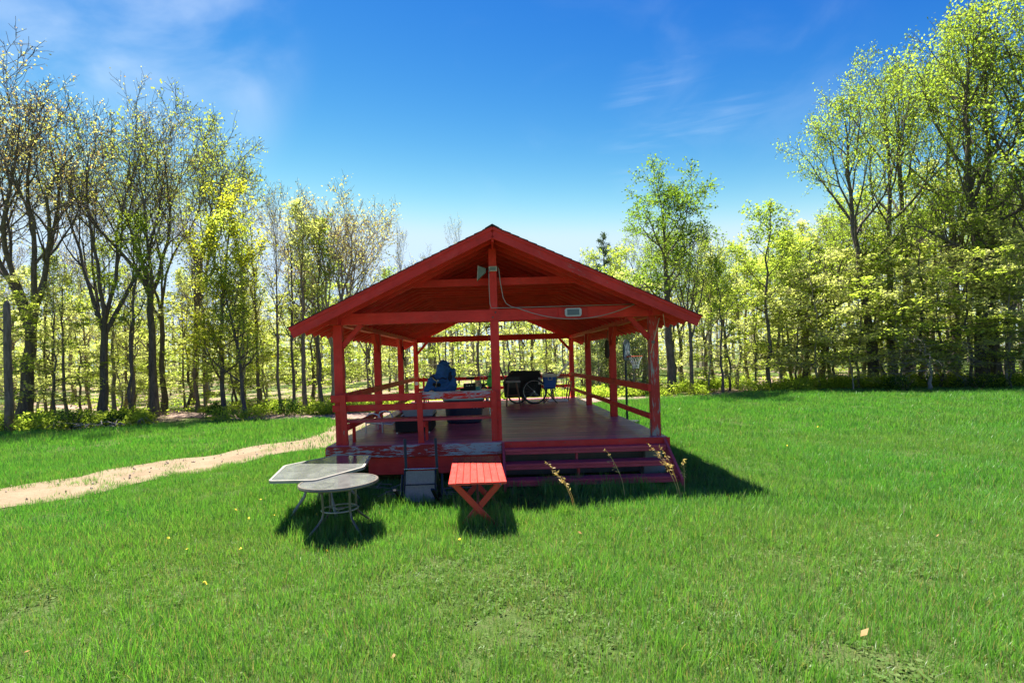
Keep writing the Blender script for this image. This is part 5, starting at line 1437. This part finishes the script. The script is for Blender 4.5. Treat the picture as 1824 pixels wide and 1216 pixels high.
m = MB(); m.tube([(-.03, .02, .02), (.0, .02, .06), (.03, .03, .05)], .015, 6); m.build('bracket', M_BLACKM, hn)
jb = thing('junction_box', 'small green metal junction box on the king post beside the floodlight', 'box', (.075, 10.02, 3.70))
m = MB(); m.box(-.072, .072, -.035, .006, -.042, .042); m.build('housing', M_HORNW, jb)
m = MB(); m.box(-.052, .052, -.041, -.0355, -.028, .028); m.build('cover', M_HORNG, jb)
cb = thing('power_cable', 'pale cable drooping from the king post across the front tie beam', 'cable', (.08, 9.98, 3.7))
def sag(p0, p1, d, n=14): return [Vector(p0).lerp(Vector(p1), t)-Vector((0, 0, d*4*t*(1-t))) for t in np.linspace(0, 1, n)]
m = MB()
pts = [Vector(p) for p in ((.085, .0, .02), (.10, -.02, -.02), (.12, -.02, -.25), (.16, -.03, -.52), (.21, -.03, -.62), (.30, -.035, -.68))]+sag((.42, -.04, -.71), (2.45, -.05, -.70), .22, 18)
m.tube(pts, .0075, 6); m.build('cable_run', M_CABLE, cb, True)
m = MB(); m.tube([(-.075, .0, .0), (-.08, -.015, -.3), (-.075, -.015, -.62), (-.05, -.015, -.69), (.3, -.01, -.695), (2.5, .05, -.69)], .0065, 6); m.build('cable_run', M_CABLE, cb, True)
rp = thing('pulley_rope', 'white rope with small pulley tied to the worn right front post', 'rope', (2.9, 9.96, 2.75))
m = MB(); m.tube([(.06, -.02, .0), (.0, -.03, -.2), (-.06, -.03, -.42), (-.11, -.02, -.62)], .007, 6); m.build('rope_line', M_ROPE, rp, True)
m = MB(); m.tube([(-.065, -.045, -.42), (-.065, -.02, -.42)], .03, 12); m.build('pulley', M_STEEL, rp)
cw = thing('wire_coil', 'coil of grey wire hanging from the eave outside the right front post', 'wire coil', (3.02, 9.75, 2.45))
m = MB()
pts = [(.085*math.cos(a)+.006*math.sin(3.1*a), .01*math.sin(1.7*a), .095*math.sin(a)) for a in np.linspace(0, 6.283*5, 100)]
m.tube(pts, .0045, 5); m.build('coil', M_STEEL, cw, True)
m = MB(); m.tube([(-.05, 0, .35), (-.03, 0, .15), (-.045, 0, .02), (-.03, 0, -.03)], .006, 5); m.build('hanging_cord', M_ROPE, cw)
hb_ = thing('hanging_bag', 'long dark brown bag hanging on the second right post', 'bag', (2.735, 13.40, 2.05))
link_mesh('bag_body', blob_mesh('long_bag', [((0, 0, .22), (.055, .05, .23), (0, 0, 0)), ((0, 0, .12), (.06, .05, .12), (0, 0, 0)), ((0, 0, .34), (.055, .05, .10), (0, 0, 0))], M_BAG, .015, .005), hb_, WM[hb_.name])
m = MB(); m.tube([(0, 0, .42), (.02, .02, .55), (.04, .03, .66)], .008, 5); m.build('cord', M_BLACK, hb_)
ds = thing('dark_strap', 'black strap looped on the third left post', 'strap', (HX0+.10, 16.88, 2.3))
m = MB(); m.tube([(-.01, 0, .28), (.01, -.01, .1), (.0, -.01, -.05), (.03, -.01, -.15), (.06, -.01, -.12)], .022, 6); m.build('loop', M_BLACK, ds, True)
hk = thing('hook_bar', 'dark metal hook bar with orange tipped ends behind the middle post', 'hook', (.06, 10.26, 2.70))
m = MB(); m.tube([(-.15, 0, 0), (.15, 0, 0)], .014, 6); m.build('bar', M_BLACKM, hk)
for s in (-1, 1):
    m = MB(); m.tube([(s*.14, 0, 0), (s*.145, -.01, -.04), (s*.12, -.02, -.10)], [.014, .01, .004], 6); m.build('hook', M_PINE, hk)
m = MB()
for k in range(7): m.lathe([(.004, -.014), (.012, -.006), (.012, .006), (.004, .014)], 6, (-.09, -.03, -.06-.045*k))
tag(m.build('chain', M_STEEL, hk), kind='stuff')
for s in (0,):
    m = MB(); m.box(-.012, .012, -.10, .0, -.012, .012); m.build('mount', M_BLACKM, hk)
# ---- basketball hoop
bh = thing('basketball_hoop', 'portable basketball hoop on a dark pole outside the right railing', 'basketball hoop', (4.13, 17.5, ZG(4.1, 17.5)), rz=-.52)
m = MB(); m.tube([(0, 0, 0), (0, 0, 1.95)], .035, 10); m.tube([(0, 0, 1.7), (.02, 0, 2.2)], .025, 8); m.build('pole', M_POLE, bh)
m = MB(); m.prism(rnd_poly([(-.35,-.25), (.35,-.25), (.30,.3), (-.30,.3)], .08), -.0, .16); m.build('base', M_POLE, bh)
bp = []
for k in range(13):
    a = math.pi*k/12; bp.append((.34*math.cos(a), 2.45+.20*math.sin(a)))
bp = [(.36, 2.06)]+bp+[(-.36, 2.06), (-.2, 2.0), (.2, 2.0)]
m = MB(); m.prism(bp, .03, .055, 'x'); bb = m.build('backboard', M_BOARDB, bh)
m = MB(); m.tube([(.042, p[0]*1.01, p[1]) for p in bp], .014, 5, True); m.build('board_edge', M_BLACK, bb, M=WM[bh.name])
m = MB()
for (y0, z0, y1, z1) in ((-.26, 2.12, -.05, 2.5), (-.05, 2.5, .10, 2.2), (.10, 2.2, .25, 2.55), (-.22, 2.5, -.02, 2.15), (.02, 2.55, .27, 2.2)):
    m.beam((.0585, y0, z0), (.0585, y1, z1), .004, .05, up=(0, 0, 1), ch=.001)
m.build('board_print', M_WHITE, bb, M=WM[bh.name])
m = MB(); m.tube([(.31+.205*math.cos(a), .205*math.sin(a), 2.13) for a in np.arange(28)*2*math.pi/28], .013, 6, True); m.beam((.056, 0, 2.125), (.12, 0, 2.125), .12, .05); m.build('hoop_rim', M_ORANGE, bh)
m = MB()
for k in range(12):
    for s in (-1, 1):
        P = []
        for t in np.linspace(0, 1, 6):
            a = k*2*math.pi/12+s*t*.9; r_ = .20*(1-t)+.085*t-.02*math.sin(math.pi*t)
            P.append((.31+r_*math.cos(a), r_*math.sin(a), 2.125-.36*t))
        m.tube(P, .0065, 4)
m.build('net', M_NET, bh)
# ---- dandelions and dead leaves in the grass
rgd = np.random.default_rng(77)
M_DANDE = plain('dandelion_yellow', (.75, .55, .02), .8)
V, F = [], []
pts = []
for k in range(20):
    yy = rgd.uniform(5, 15); x = rgd.uniform(-1.0, 1.0)*yy
    if k < 14: x, yy = rgd.normal(-2.8, .9), rgd.normal(7.8, .9)
    if (-3 < x < 3.1 and yy > 9.7): continue
    pts.append((x, yy, ZG(x, yy)+rgd.uniform(.09, .17)))
c = np.repeat(np.array(pts), 7, 0)+rgd.normal(0, .006, (len(pts)*7, 3))
V, F = leaf_quads(c, rgd, .022, .8, 2.)
tag(link_mesh('dandelions', np_mesh('dandelions', V, F, M_DANDE)), kind='stuff')
M_DEADL = leaf('dead_leaves', (.30, .17, .07), (.46, .30, .15), .3, nscale=4)
pts = [(rgd.uniform(-1, 1)*yy, yy) for yy in rgd.uniform(3.4, 9, 14)]
pts = np.array([(x, yy, ZG(x, yy)+rgd.uniform(.05, .10)) for x, yy in pts if not (-3 < x < 3 and yy > 9)])
V, F = leaf_quads(pts, rgd, .06, .6, 1.)
tag(link_mesh('dead_leaves', np_mesh('dead_leaves', V, F, M_DEADL)), kind='stuff')
